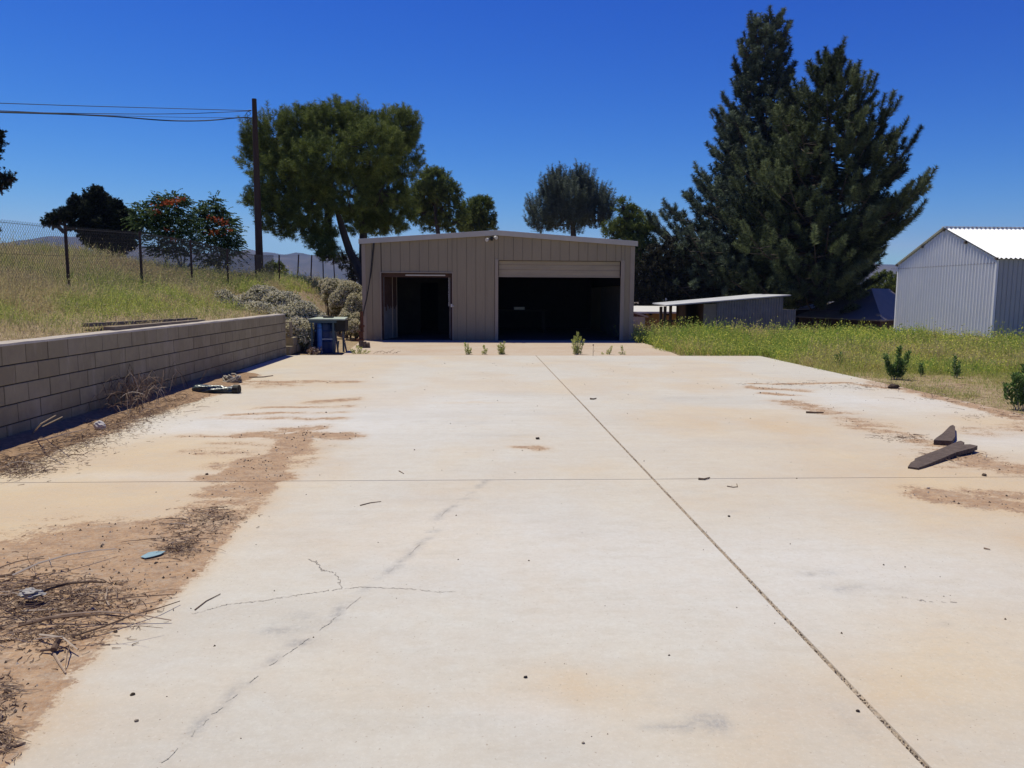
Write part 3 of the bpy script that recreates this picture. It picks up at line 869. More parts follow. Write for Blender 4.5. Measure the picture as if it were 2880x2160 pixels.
# things inside the dark bay
wb = thing('workbench', 'dark workbench deep inside the right hand bay', 'workbench', (RX0 + .9, YB + 5, 0))
mb = MB(); mb.box((RX0 + .1, YB + 4.6, .84), (RX0 + 2.0, YB + 5.3, .90)); obj('bench_top', mb, M['wood_in'], wb)
for x_ in (RX0 + .15, RX0 + 1.9):
    for y_ in (YB + 4.65, YB + 5.2):
        mb = MB(); mb.box((x_ - .04, y_ - .04, -.01), (x_ + .04, y_ + .04, .838)); obj('leg', mb, M['wood_in'], wb)
mb = MB(); mb.box((RX0 + .75, YB + 4.7, .902), (RX0 + 1.15, YB + 4.95, 1.0)); tag(obj('window_stand_in', mb, M['steel_white'], origin=(RX0 + .95, YB + 4.8, .9)), 'pale box added on the workbench to stand in for a faint back window', 'box')  # added pale box, stands in for the faint window at the back

# ------------------------------------------------------------------ white corrugated shed (right)
M['corr'] = simple('galvanised_corrugated', (.84, .83, .82), .5, .06, 1.5, spec=.5, metal=.0)
M['corr_roof'] = simple('white_corrugated_roof', (.80, .80, .80), .4, .05, 1.5, spec=.5)
SY0 = 24.0
pn = P(2806, 728, SY0); SXF = pn[0]
SY1 = SY0 * (2806 - 1340.) / (2523 - 1340.)
SE = P(2820, 726, SY0)[2]; SYM = (SY0 + SY1) / 2; SR = P(2648, 643, SYM)[2]
SZ0 = -.35
st_ = thing('corrugated_shed', 'white corrugated metal shed with bright gable roof at the right edge', 'shed', (SXF, SYM, SZ0))


def gz(y): return SE + (SR - SE) * (1 - abs(y - SYM) / (SYM - SY0))


def corr_wall(m, f0, f1, L, pitch, amp, zb, zt, k=6):
    """f0,f1: functions (s, off)->xyz base ; vertical sheet"""
    n_ = int(L / pitch * k)
    s = np.linspace(0, L, n_ + 1); off = amp * np.sin(s / pitch * 2 * math.pi)
    vb = np.array([f0(a, b, zb) for a, b in zip(s, off)]); vt = np.array([f0(a, b, zt(a)) for a, b in zip(s, off)])
    i_ = np.arange(n_)
    m.add(np.vstack([vb, vt]), np.stack([i_, i_ + 1, i_ + n_ + 2, i_ + n_ + 1], -1))


mb = MB(); LW = SY1 - SY0
corr_wall(mb, lambda s, o_, z: (SXF + o_, SY1 - s, z), None, LW, .165, .044, SZ0, lambda s: gz(SY1 - s) - .02, 8)
obj('gable_wall', mb, M['corr'], st_, smooth=True)
mb = MB()
for k in range(38):
    y_ = SY0 + .08 + k * .165; z_ = SE - .14 + .0 * k
    mb.box((SXF - .048, y_ - .012, z_ - .012), (SXF - .042, y_ + .012, z_ + .012))
mb.box((SXF - .046, SY0 + .02, SE - .166), (SXF - .043, SY1 - .02, SE - .160))
obj('lap_seam', mb, M['wood_dark'], st_)['kind'] = 'stuff'
mb = MB(); LS = 11.0
n_ = int(LS / .155)
for k in range(n_):
    x0 = SXF + .05 + k * .155
    mb.box((x0, SY0 - .005, SZ0), (x0 + .150, SY0 + .02, SE - .02)); mb.box((x0 + .015, SY0 - .02, SZ0), (x0 + .045, SY0 - .004, SE - .03))
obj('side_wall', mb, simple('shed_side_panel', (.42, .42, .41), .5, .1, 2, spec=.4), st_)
for a_, b_ in (((SXF - .04, SY0 - .03, SZ0), (SXF + .03, SY0 + .05, SE - .03)), ((SXF - .04, SY1 - .03, SZ0), (SXF + .03, SY1 + .05, SE - .03))):
    mb = MB(); mb.box(a_, b_); obj('corner_trim', mb, M['corr'], st_)
mb = MB(); mb.box((SXF + .05, SY1 - .01, SZ0), (SXF + LS, SY1 + .03, SE - .03)); obj('rear_wall', mb, M['corr'], st_)
mb = MB(); mb.box((SXF + LS, SY0, SZ0), (SXF + LS + .03, SY1, SE)); obj('end_wall', mb, M['corr'], st_)
for sgn, nm in ((-1, 'a'), (1, 'b')):
    mb = MB(); ov = .10; pr = .155; kk = 6; LX = LS + .25
    n_ = int(LX / pr * kk); xs = SXF - ov + np.linspace(0, LX, n_ + 1); zz = .02 * np.sin((xs - SXF) / pr * 2 * math.pi)
    ye = SYM + sgn * (SYM - SY0 + .12); ze = SR - (SR - SE) * (SYM - SY0 + .12) / (SYM - SY0)
    va = np.c_[xs, np.full_like(xs, ye), ze + .04 + zz]; vb = np.c_[xs, np.full_like(xs, SYM), SR + .045 + zz]
    i_ = np.arange(n_); q = np.stack([i_, i_ + 1, i_ + n_ + 2, i_ + n_ + 1], -1)
    mb.add(np.vstack([va, vb]), q if sgn < 0 else q[:, ::-1])
    mb.add(np.vstack([va, vb]) - np.array([0, 0, .006]), q[:, ::-1] if sgn < 0 else q)
    obj('roof', mb, M['corr_roof'], st_)
for y_, z_ in ((SY0 - .05, SE + .0), (SYM, SR - .03), (SY1 + .05, SE), (SY0 + 1.6, gz(SY0 + 1.6) - .03), (SY1 - 1.6, gz(SY1 - 1.6) - .03)):
    mb = MB(); mb.box((SXF - .10, y_ - .04, z_ - .06), (SXF - .03, y_ + .04, z_ + .02)); obj('purlin_end', mb, M['wood_dark'], st_)
mb = MB(); mb.box((SXF - ov, SYM - .12, SR + .062), (SXF + LS, SYM + .12, SR + .072)); obj('ridge_cap', mb, M['corr_roof'], st_)

# ------------------------------------------------------------------ lean-to with open stalls
M['corr_dark'] = simple('aged_corrugated', (.17, .175, .20), .6, .3, 3, spec=.35)
M['roof_grey'] = simple('pale_sheet_roof', (.55, .55, .55), .6, .3, 1.2, bump=.3, bscale=3)
M['panel_pale'] = simple('pale_panel', (.22, .20, .17), .8, .2, 2)
M['brown'] = simple('brown_boards', (.075, .045, .03), .9, .4, 3)
LY = 34.0; gl = terr1(10, LY) - .1
lt = thing('lean_to', 'low corrugated lean-to with open brown posts and a pale sloping roof', 'shed', (P(2010, 900, LY)[0], LY, gl))
FL, FR_, BR, BL_ = P(1873, 861, 34), P(2225, 832, 34), P(2122, 829.5, 38), P(1835, 855, 37)
tk = np.array([0, 0, .05]); mb = MB()
nseg = 8
for k in range(nseg):
    a0, a1 = k / nseg, (k + 1) / nseg
    w0 = np.array([0, 0, .03 * random.uniform(-1, 1) * 0])
    A, B = FL + (FR_ - FL) * a0, FL + (FR_ - FL) * a1; C_, D_ = BL_ + (BR - BL_) * a1, BL_ + (BR - BL_) * a0
    mb.hexa([A, B, C_, D_, A + tk, B + tk, C_ + tk, D_ + tk])
obj('roof', mb, M['roof_grey'], lt)


def roofz2(x):
    t = (x - FL[0]) / (FR_[0] - FL[0]); return FL[2] + (FR_[2] - FL[2]) * t - .03


mb = MB(); xa, xb = P(2018, 900, LY)[0], P(2203, 900, LY)[0]
corr_wall(mb, lambda s, o_, z: (xa + s, LY + .12 + o_, z), None, xb - xa, .12, .015, gl, lambda s: roofz2(xa + s), 6)
xc = P(2240, 900, LY)[0]; ze_ = P(2220, 871, LY)[2]
corr_wall(mb, lambda s, o_, z: (xb + .002 + s, LY + .14 + o_, z), None, xc - xb, .12, .015, gl, lambda s: ze_, 6)
mb.box((xb - .02, LY + .16, gl), (xb, LY + 3.4, roofz2(xb) - .1)); mb.box((xc, LY + .16, gl), (xc + .02, LY + 2.4, ze_))
obj('corrugated_wall', mb, M['corr_dark'], lt)
mb = MB(); xd = P(1981, 900, LY)[0]; mb.box((xd, LY + .16, gl), (xa, LY + .2, roofz2(xd) - .02)); obj('panel', mb, M['panel_pale'], lt)
mb = MB(); xe = P(1920, 900, LY + 1.2)[0]; mb.box((xe, LY + 2.2, gl), (xd + .3, LY + 2.26, roofz2(xe))); mb.box((xd - .02, LY + .2, gl), (xd + .02, LY + 2.2, roofz2(xd) - .01)); mb.box((xe, LY + .8, gl), (xe + .05, LY + 2.2, roofz2(xe) - .02))
obj('stall_wall', mb, M['brown'], lt)
for px_ in (1859, 1870.5, 1886, 1906, 1917):
    yy = LY + (.1 if px_ in (1859, 1870.5) else 1.2 if px_ < 1890 else 2.0)
    x_ = P(px_, 900, yy)[0]; mb = MB(); mb.box((x_ - .06, yy, gl), (x_ + .06, yy + .1, max(roofz2(x_), FL[2] - .15) + .02)); obj('post', mb, M['brown'], lt)
mb = MB(); z_ = P(1900, 903, LY)[2]; mb.box((P(1859, 900, LY)[0], LY + .03, z_ - .05), (xe, LY + .09, z_ + .05)); obj('rail', mb, M['brown'], lt); mb = MB(); mb.box((xe, LY + 1.9, z_ - .15), (xd, LY + 2.1, z_ - .08)); obj('rail', mb, M['brown'], lt)

# cream building behind it
CY = 39.6; gc = terr1(10, CY) - .2
ct = thing('flat_roofed_house', 'ochre walled outbuilding with a white flat roof behind the lean-to', 'building', (P(1880, 900, CY)[0], CY, gc))
x0, x1 = P(1815, 900, CY)[0], P(1960, 900, CY)[0]; zt = P(1850, 881, CY)[2]
M['ochre'] = simple('ochre_wall', (.40, .22, .085), .85, .2, 1)
mb = MB(); mb.box((x0, CY, gc), (x1, CY + 1.2, zt)); obj('wall', mb, M['ochre'], ct)
mb = MB(); zr_ = P(1850, 865, CY + 3)[2]
mb.hexa([(x0 - 1.6, CY - .4, zt + .001), (x1, CY - .4, zt + .001), (x1, CY + 3, zr_), (x0 - 1.6, CY + 3, zr_), (x0 - 1.6, CY - .4, zt + .09), (x1, CY - .4, zt + .09), (x1, CY + 3, zr_ + .09), (x0 - 1.6, CY + 3, zr_ + .09)])
obj('roof', mb, simple('white_membrane_roof', (.62, .60, .57), .7, .12, 1), ct)
for k in range(6):
    mb = MB(); mb.box((x0 + .2 + k * .9, CY - .35, zt - .1), (x0 + .28 + k * .9, CY - .001, zt - .0)); obj('rafter_end', mb, M['brown'], ct)
# small gabled hut peeking out
HY = 38.2; gh = terr1(8, HY) - .1
ht = thing('gabled_hut', 'small grey walled hut with a maroon gable beside the tan workshop', 'shed', (P(1790, 900, HY)[0], HY, gh))
hx1 = P(1814, 900, HY)[0]; hx0 = hx1 - 3.2; hz = P(1814, 891, HY)[2]; hp = P(1782, 879, HY)[2] + .0
mb = MB(); mb.box((hx0, HY, gh), (hx1, HY + 3, hz)); obj('wall', mb, simple('hut_wall', (.42, .38, .40), .8, .1), ht)
hm = (hx0 + hx1) / 2; hp = hz + (hx1 - hm) * .30
mb = MB(); mb.add([(hx0, HY, hz), (hx1, HY, hz), (hm, HY, hp), (hx0, HY + .1, hz), (hx1, HY + .1, hz), (hm, HY + .1, hp)], [(0, 1, 2), (3, 5, 4)]); mb.add([(hx0, HY, hz), (hm, HY, hp), (hm, HY + .1, hp), (hx0, HY + .1, hz), (hx1, HY, hz), (hx1, HY + .1, hz)], [(0, 1, 2, 3), (1, 4, 5, 2), (0, 3, 5, 4)]); obj('gable', mb, simple('maroon_gable', (.10, .035, .03), .8, .2), ht)
mb = MB()
for xa_, xb_ in ((hx1 + .15, hm), (hx0 - .15, hm)):
    za_ = hz - .045
    mb.hexa([(min(xa_, xb_), HY - .1, za_ if xa_ < xb_ else hp), (max(xa_, xb_), HY - .1, hp if xa_ < xb_ else za_), (max(xa_, xb_), HY + 3.1, hp if xa_ < xb_ else za_), (min(xa_, xb_), HY + 3.1, za_ if xa_ < xb_ else hp)] +
            [(min(xa_, xb_), HY - .1, (za_ if xa_ < xb_ else hp) + .08), (max(xa_, xb_), HY - .1, (hp if xa_ < xb_ else za_) + .08), (max(xa_, xb_), HY + 3.1, (hp if xa_ < xb_ else za_) + .08), (min(xa_, xb_), HY + 3.1, (za_ if xa_ < xb_ else hp) + .08)])
obj('roof', mb, simple('hut_roof', (.40, .33, .31), .7, .1), ht)

# barn under the pines (hip roof, corner towards the camera)
BY = 34.5
bn = P(2481, 903, BY); bl = P(2235, 884, BY + 6.2); br_ = P(2600, 872, BY + 5); rg0 = P(2420, 818, BY + 6.5); rg1 = P(2600, 808, BY + 12)
rg0 = P(2450, 811, BY + 5.2); back_ = bl + (br_ - bn)
zt = bn[2] * .7 + bl[2] * .3; gb = terr1(16, BY + 3) - .6
bnt = thing('hip_roofed_barn', 'brown barn with broad hipped metal roof in the shade of the pines', 'barn', (bn[0], bn[1], gb))
A, B, C_, D_ = [np.array([q[0], q[1], zt]) for q in (bn, br_, back_, bl)]
zrr = rg0[2]
R0 = np.array([rg0[0], rg0[1], zrr]); R1 = R0 + (B - A) * .45
mb = MB(); dn = np.array([0, 0, -.06])
vs = [A, B, C_, D_, R0, R1]
mb.add(vs, [(0, 1, 5, 4), (1, 2, 5), (2, 3, 4, 5), (3, 0, 4)][0:1]); mb.add(vs, [(1, 2, 5), (3, 0, 4)]); mb.add(vs, [(2, 3, 4, 5)])
mb.add([v + dn for v in vs], [(0, 4, 5, 1)]); mb.add([v + dn for v in vs], [(0, 3, 2, 1)])
for a_, b_ in ((A, B), (B, C_), (C_, D_), (D_, A)): mb.add([a_ + dn, b_ + dn, b_, a_], [(0, 1, 2, 3)])
obj('roof', mb, simple('barn_roof', (.20, .17, .135), .6, .2, 1, spec=.3), bnt)
c_ = (A + C_) / 2; q = [c_ + (p - c_) * .93 for p in (A, B, C_, D_)]
mb = MB(); mb.prism([p[:2] for p in q], gb, zt - .07); obj('wall', mb, simple('barn_boards', (.085, .045, .028), .9, .4, 2), bnt)
# bright small roof left of it
wy = 43.; mb = MB()
wt2 = thing('white_roofed_shed', 'small shed with a glaring white roof half hidden behind the pine branches', 'shed', (P(2270, 870, wy)[0], wy, gb))
p0, p1, p2, p3 = P(2236, 872, wy), P(2300, 868, wy), P(2292, 846, wy + 4), P(2262, 852, wy + 4)
mb.hexa([p0, p1, p2, p3, p0 + tk, p1 + tk, p2 + tk, p3 + tk]); obj('roof', mb, M['corr_roof'], wt2)
mb = MB(); mb.prism([(p0[0] + .1, wy + .1), (p1[0] - .1, wy + .1), (p1[0] - .1, wy + 3.6), (p0[0] + .3, wy + 3.6)], gb, min(p0[2], p1[2]) - .01); obj('wall', mb, M['brown'], wt2)

# ------------------------------------------------------------------ trees
M['pine_blue'] = foliage('pine_needles_grey_green', [(0, (.014, .024, .017)), (.5, (.075, .103, .068)), (1, (.22, .27, .17))], .7, .15)
M['pine_olive'] = foliage('pine_needles_olive', [(0, (.012, .020, .010)), (.5, (.066, .088, .038)), (1, (.21, .25, .11))], .7, .15)
M['pine_grey'] = foliage('pine_needles_silver', [(0, (.03, .04, .034)), (.5, (.10, .128, .098)), (1, (.26, .30, .22))], .7, .2)
M['pine_green'] = foliage('pine_needles_green', [(0, (.020, .034, .010)), (.45, (.10, .135, .030)), (1, (.32, .36, .085))], .7, .2)
M['cypress'] = foliage('dark_foliage', [(0, (.006, .009, .006)), (.6, (.022, .030, .016)), (1, (.07, .08, .035))], .8, .1)
M['brownbush'] = foliage('brown_green_foliage', [(0, (.016, .015, .010)), (.6, (.04, .038, .022)), (1, (.09, .08, .045))], .8, .1)


def unit(v): return v / (np.linalg.norm(v, axis=-1, keepdims=True) + 1e-9)


def brushes(m, P0, Dv, L, R, per, nw, tint0):
    """needle brushes: P0 (n,3) start, Dv (n,3) axis unit, L (n) length, R (n) needle length"""
    n_ = len(P0)
    t = rng.uniform(0, 1, (n_, per))
    base = P0[:, None, :] + Dv[:, None, :] * (L[:, None] * t)[..., None]
    rr = unit(rng.normal(size=(n_, per, 3)))
    perp = unit(rr - (rr * Dv[:, None, :]).sum(-1, keepdims=True) * Dv[:, None, :])
    d = unit(perp * rng.uniform(.55, 1.0, (n_, per, 1)) + Dv[:, None, :] * rng.uniform(.15, .8, (n_, per, 1)))
    ln = R[:, None] * rng.uniform(.65, 1.1, (n_, per)) * (1 - .35 * t ** 2)
    tint = np.clip(tint0[:, None] + rng.normal(0, .13, (n_, per)), 0, 1)
    m.spikes(base.reshape(-1, 3), d.reshape(-1, 3), ln.reshape(-1), nw, tint.reshape(-1))


def conifer(name, label, base, axis_px, Y, prof, mat, nb=150, per=60, up_=.7, R=.30, brushL=.7, brushR=None, seed=1, dens=2.0, group=None, top_px=None, side=1.25, whorl=7):
    """prof: list of (y_px, left_r_px, right_r_px). axis_px: trunk px."""
    rs = np.random.default_rng(seed)
    t = thing(name, label, 'tree', base, group)
    pr = np.array(prof, float)
    s = Y / F
    zt_ = P(axis_px, pr[0, 0], Y)[2]; zb_ = base[2]
    wood = MB(); can = MB()
    npt = 9
    tp = [np.array([base[0] + .08 * math.sin(k), base[1], zb_ + (zt_ - .5 - zb_) * k / (npt - 1)]) for k in range(npt)]
    wood.tube(tp, np.linspace(.26, .035, npt), 8)
    P0 = []; Dv = []; L = []; T0 = []
    for k in range(nb):
        nlev = max(1, nb // whorl)
        u = (k // whorl + rs.uniform(0, .35)) / nlev
        u = u ** .85; upe = up_ * (1.25 - 1.05 * u)
        yp = pr[0, 0] + (pr[-1, 0] - pr[0, 0]) * u
        zz = P(axis_px, yp, Y)[2]
        az = k * 2.39996 + rs.uniform(-.35, .35)
        lr = np.interp(yp, pr[:, 0], pr[:, 1]) * s; rr_ = np.interp(yp, pr[:, 0], pr[:, 2]) * s
        ca, sa = math.cos(az), math.sin(az)
        r = (rr_ if ca > 0 else lr) * rs.choice([rs.uniform(.5, .8), rs.uniform(.75, .95), rs.uniform(.88, 1.06)])
        r = r * (1 if abs(ca) > .5 else .95)
        if r < .3: r = .3
        ztip = zz; z0 = zz - upe * r * .75
        if z0 < zb_ + .8: z0 = zb_ + .8 + rs.uniform(0, .5)
        if z0 > zt_ - .7: z0 = zt_ - .7
        dirn = np.array([ca, sa, 0])
        a = np.array([base[0], base[1], z0]); 
        pts = []
        for q in (0, .25, .5, .75, 1.0):
            h = (ztip - z0) * (q ** 2.0 * .75 + q * .25) - (.12 * r * math.sin(q * math.pi))
            pts.append(a + dirn * r * (1 - (1 - q) ** 1.15) + np.array([0, 0, h]))
        pts = np.array(pts)
        wood.tube(pts, np.linspace(.045 + .012 * r, .012, 5), 4, cap=False)
        tb = rs.uniform(.15, .8)
        # foliage along outer branch + side twigs
        nn = max(2, int(2 + r * dens))
        for q in np.linspace(.38, 1.0, nn):
            p = np.array([np.interp(q, (0, .25, .5, .75, 1.0), pts[:, c]) for c in range(3)])
            tang = unit(pts[-1] - pts[-2]) if q > .6 else unit(pts[3] - pts[1])
            k2 = 1 if q > .97 else 2
            for _ in range(k2):
                sd_ = unit(np.cross(tang, [0, 0, 1.0])) * rs.choice([-1, 1])
                spread = (1.25 - q) * r * .42 * side * rs.uniform(.15, 1.0)
                pp = p + (sd_ * spread + np.array([0, 0, rs.uniform(-.1, .25) * spread])) * (0 if q > .97 else 1)
                dv = unit(tang * .6 + sd_ * (.5 if q < .97 else 0) + np.array([0, 0, rs.uniform(.4, 1.2) * max(upe, .25)]))
                P0.append(pp); Dv.append(dv); L.append(brushL * rs.uniform(.6, 1.15)); T0.append(tb + rs.uniform(-.25, .25) + .25 * (q - .7))  # tint rises outward: bright tips and shaded inner plumes put into the colour
                if q > .97 or rs.uniform() < .4: wood.tube([p, pp, pp + dv * L[-1] * .8], [.018, .014, .006], 3, cap=False)
    # leader
    for k in range(7):
        P0.append(np.array([base[0] + rs.normal(0, .12), base[1] + rs.normal(0, .12), zt_ - .3 - .22 * k])); Dv.append(unit(np.array([rs.normal(0, .25), rs.normal(0, .25), 1.0]))); L.append(brushL); T0.append(.4)
    P0 = np.array(P0); Dv = np.array(Dv); L = np.array(L); T0 = np.array(T0)
    brushes(can, P0, Dv, L, np.full(len(L), R), per, .028 * Y / 38, T0)
    obj('trunk', wood, M['bark'], t); obj('crown', can, mat, t)
    return t, len(P0)


def lobed(name, label, base, lobes, Y, mat, n=900, per=40, R=.22, brushL=.4, trunks=None, seed=1, upw=.6, group=None, nw=.03, inner=.3, shrink=.88, hole=.42, cat='tree'):
    """lobes: (px,py,rx_px,ry_px,dY)"""
    rs = np.random.default_rng(seed)
    t = thing(name, label, cat, base, group); s = Y / F
    vol = np.array([l[2] * l[3] for l in lobes], float); vol = vol ** .9; vol /= vol.sum()
    P0 = []; Dv = []; T0 = []
    for (px_, py_, rx, ry, dy), v in zip(lobes, vol):
        k = int(n * v); c = P(px_, py_, Y + dy); rx *= s * shrink; ry *= s * shrink; rz = ry; ryy = rx * .9
        d = unit(rs.normal(size=(k, 3)))
        rr = np.where(rs.uniform(size=k) < inner, rs.uniform(.35, .85, k), rs.uniform(.82, 1.05, k))
        # sub-clumps
        nz = fbm(d[:, 0] * 2.3 + 30 + px_, d[:, 2] * 2.3 + 30 + d[:, 1] * 1.7, 3, seed)
        rr = rr * (.66 + .60 * nz)
        n2_ = fbm((d[:, 0] + rr * .4) * 5.5 + 30 + py_, d[:, 2] * 5.5 + 30 + d[:, 1] * 4.1, 3, seed + 5)
        keep = (nz > .28) & (n2_ > hole)
        p = c + d * rr[:, None] * np.array([rx, ryy, rz])
        dv = unit(d * 1.0 + np.array([0, 0, upw]) + rs.normal(0, .25, (k, 3)))
        P0.append(p[keep]); Dv.append(dv[keep]); T0.append((.25 + .55 * nz + .08 * rs.normal(size=k))[keep])
    P0 = np.vstack(P0); Dv = np.vstack(Dv); T0 = np.concatenate(T0)
    can = MB(); brushes(can, P0, Dv, np.full(len(P0), brushL) * rs.uniform(.6, 1.2, len(P0)), np.full(len(P0), R), per, nw, T0)
    wood = MB()
    for tr in (trunks or []):
        pts = [P(a, b, Y + c) for a, b, c, _ in tr]; wood.tube(pts, [r_ for *_, r_ in tr], 7)
    # limbs into each lobe
    if trunks:
        tops = [P(*tr[-1][:2], Y + tr[-1][2]) for tr in trunks]
        for (px_, py_, rx, ry, dy) in lobes:
            c = P(px_, py_, Y + dy); q = min(tops, key=lambda a: np.linalg.norm(a - c))
            m_ = (q + c) / 2 + np.array([0, 0, -.3]); wood.tube([q, m_, c], [.12, .08, .03], 5, cap=False)
            for _ in range(10):
                e_ = c + unit(rs.normal(size=3)) * np.array([rx, rx, ry]) * s * .85; wood.tube([c, (c + e_) / 2 + rs.normal(0, .1, 3), e_], [.04, .025, .008], 3, cap=False)
    else:
        wood.tube([np.array(base), P(lobes[0][0], lobes[0][1], Y + lobes[0][4])], [.15, .05], 6)
    obj('trunk', wood, M['bark'], t); obj('crown', can, mat, t)
    return t


# big pines (right)
Yl, Yr = 46.5, 40.5
bl_ = P(2146, 330, Yl); bl_[2] = terr1(bl_[0], Yl) - .1
conifer('pine_tree', 'tallest grey-green pine standing behind the lean-to', bl_, 2150, Yl,
        [(45, 45, 50), (90, 66, 66), (150, 76, 76), (230, 85, 85), (300, 135, 130), (400, 158, 160), (470, 190, 190), (540, 262, 220), (600, 318, 240), (680, 326, 260), (780, 322, 250), (850, 285, 220)], M['pine_blue'], nb=310, per=90, up_=.7, R=.34, brushL=.55, seed=3, dens=2.2)
br2 = P(2330, 400, Yr); br2[2] = terr1(br2[0], Yr) - .1
conifer('pine_tree', 'broad dark pine with upturned branch tips in front of the barn', br2, 2342, Yr,
        [(168, 22, 22), (215, 80, 62), (270, 140, 110), (330, 190, 165), (410, 220, 200), (500, 240, 248), (550, 250, 272), (620, 265, 225), (700, 290, 190), (800, 250, 130), (845, 215, 95)], M['pine_olive'], nb=168, per=230, up_=.55, R=.34, brushL=.95, seed=8, side=1.1, dens=1.3, whorl=7)
# round pine left of building
b_ = P(1015, 800, 38.); b_[2] = 1.0
lobed('pine_tree', 'big round crowned pine left of the workshop roof', b_,
      [(760, 400, 85, 75, 0), (730, 450, 60, 60, 1), (850, 380, 75, 70, -1), (940, 370, 90, 75, 0), (1000, 345, 55, 50, 1), (1110, 370, 72, 62, 0), (1130, 440, 58, 80, .5), (1040, 430, 85, 75, -1.5), (900, 470, 95, 75, -2), (800, 500, 80, 65, -1), (770, 580, 62, 50, 0), (730, 560, 40, 32, 1), (800, 640, 68, 32, 0), (870, 580, 80, 60, -1), (980, 540, 85, 70, -1), (1070, 540, 75, 70, 0), (1100, 600, 75, 55, 1), (1010, 620, 60, 45, 1), (900, 660, 50, 32, 0), (905, 700, 34, 26, -.5), (925, 725, 20, 14, -.5), (1070, 640, 70, 30, 1.5)], 38., M['pine_green'], n=11500, per=60, R=.28, brushL=.46, nw=.019, upw=1.1, shrink=.86, hole=.47,
      trunks=[[(1030, 800, 0, .28), (1012, 765, 0, .24), (985, 710, 0, .2), (965, 650, 0, .17), (950, 600, 0, .12), (930, 540, .6, .06)], [(1020, 790, .8, .22), (1022, 660, .8, .19), (1018, 600, .8, .17), (1040, 540, .8, .1)]], seed=4)
b_ = P(1225, 700, 50.); b_[2] = terr1(b_[0], 50)
lobed('pine_tree', 'small open pine just above the left part of the workshop roof', b_, [(1225, 515, 45, 30, 0), (1200, 545, 48, 28, 0), (1250, 545, 40, 26, 0), (1265, 580, 30, 18, 0), (1165, 565, 40, 40, 1), (1190, 600, 50, 30, 1), (1230, 625, 50, 22, 1), (1280, 625, 34, 22, 0), (1215, 495, 26, 14, 0)], 50., M['pine_green'], shrink=1.0, hole=.45, n=2600, per=34, R=.26, brushL=.4, nw=.035,
      trunks=[[(1240, 760, 0, .2), (1232, 650, 0, .14), (1222, 600, 0, .1), (1225, 560, 0, .06)]], seed=5)
b_ = P(1340, 700, 55.); b_[2] = terr1(b_[0], 55)
lobed('pine_tree', 'smallest round pine peeping over the workshop roof near its ridge', b_, [(1340, 590, 40, 24, 0), (1320, 620, 30, 22, 0), (1365, 620, 25, 20, 0), (1340, 640, 46, 18, 0), (1355, 575, 24, 14, 0)], 55., M['pine_green'], shrink=1.0, hole=.45, n=1500, per=34, R=.28, brushL=.4, nw=.04,
      trunks=[[(1345, 760, 0, .15), (1340, 650, 0, .1), (1335, 610, 0, .05)]], seed=6)
b_ = P(1615, 700, 50.); b_[2] = terr1(b_[0], 50)
lobed('pine_tree', 'grey-green spreading pine behind the right half of the workshop roof', b_, [(1610, 570, 80, 55, 0), (1560, 545, 42, 42, 0), (1580, 530, 30, 32, 1), (1635, 530, 32, 38, 0), (1665, 560, 45, 38, 1), (1530, 600, 45, 38, 0), (1700, 590, 26, 26, 0), (1680, 620, 45, 30, 0), (1600, 630, 80, 38, 0), (1520, 640, 40, 22, 0), (1560, 510, 12, 14, 0), (1625, 505, 12, 14, 0)], 50., M['pine_grey'], n=1900, per=90, R=.24, brushL=.95, nw=.022, upw=2.3, hole=.40, shrink=.84,
      trunks=[[(1620, 760, 0, .25), (1612, 650, 0, .18), (1610, 600, 0, .1)]], seed=7)
b_ = P(1770, 800, 46.); b_[2] = terr1(b_[0], 46)
lobed('pine_tree', 'thin straggly pine at the right eave of the workshop', b_, [(1752, 585, 16, 18, 0), (1775, 610, 24, 24, 0), (1790, 650, 42, 26, 0), (1745, 640, 30, 20, 0), (1765, 690, 50, 26, 0), (1720, 655, 24, 15, 0), (1812, 640, 16, 16, 0), (1800, 700, 36, 30, 0), (1780, 740, 45, 35, .5)], 46., M['pine_green'], n=1300, per=32, R=.3, brushL=.45, nw=.035, upw=.9,
      trunks=[[(1785, 850, 0, .2), (1782, 720, 0, .14), (1775, 640, 0, .08), (1765, 600, 0, .05)]], seed=9)
b_ = P(1880, 880, 44.5); b_[2] = terr1(b_[0], 44.5) - .1
lobed('evergreen_thicket', 'dark brown-green thicket between the workshop and the tall pines', b_, [(1830, 760, 62, 75, 0), (1900, 740, 75, 75, 0), (1980, 760, 80, 80, 1), (1860, 830, 80, 50, 0), (1950, 830, 90, 50, 0), (2050, 800, 70, 70, 1), (1800, 840, 45, 50, .5)], 44.5, M['brownbush'], n=5200, per=30, R=.20, brushL=.3, nw=.05, upw=.2, inner=.4, seed=10, cat='bush')

# left hill trees
b_ = P(240, 700, 32.); b_[2] = terr1(b_[0], 32) - .1
lobed('evergreen_tree', 'black-green bushy tree with a long limb reaching left above the fence', b_, [(270, 595, 36, 44, 0), (265, 555, 22, 26, 0), (282, 545, 14, 14, 0), (318, 592, 26, 28, 0), (345, 618, 28, 32, 0), (365, 640, 24, 36, 0), (300, 650, 60, 42, 0), (252, 645, 26, 40, 0), (340, 672, 36, 26, 0), (215, 572, 15, 15, 0), (205, 598, 26, 11, 0), (175, 608, 24, 12, 0), (145, 622, 18, 12, 0), (205, 640, 10, 10, 0), (318, 690, 50, 25, 0)], 32., M['cypress'], n=6000, per=30, R=.13, brushL=.2, nw=.045, upw=.3, inner=.4,
      trunks=[[(300, 760, 0, .2), (300, 660, 0, .12)], [(290, 690, 0, .08), (240, 640, 0, .05), (205, 625, 0, .03), (150, 622, 0, .015)]], seed=11)
b_ = P(-30, 800, 26.); b_[2] = terr1(b_[0], 26)
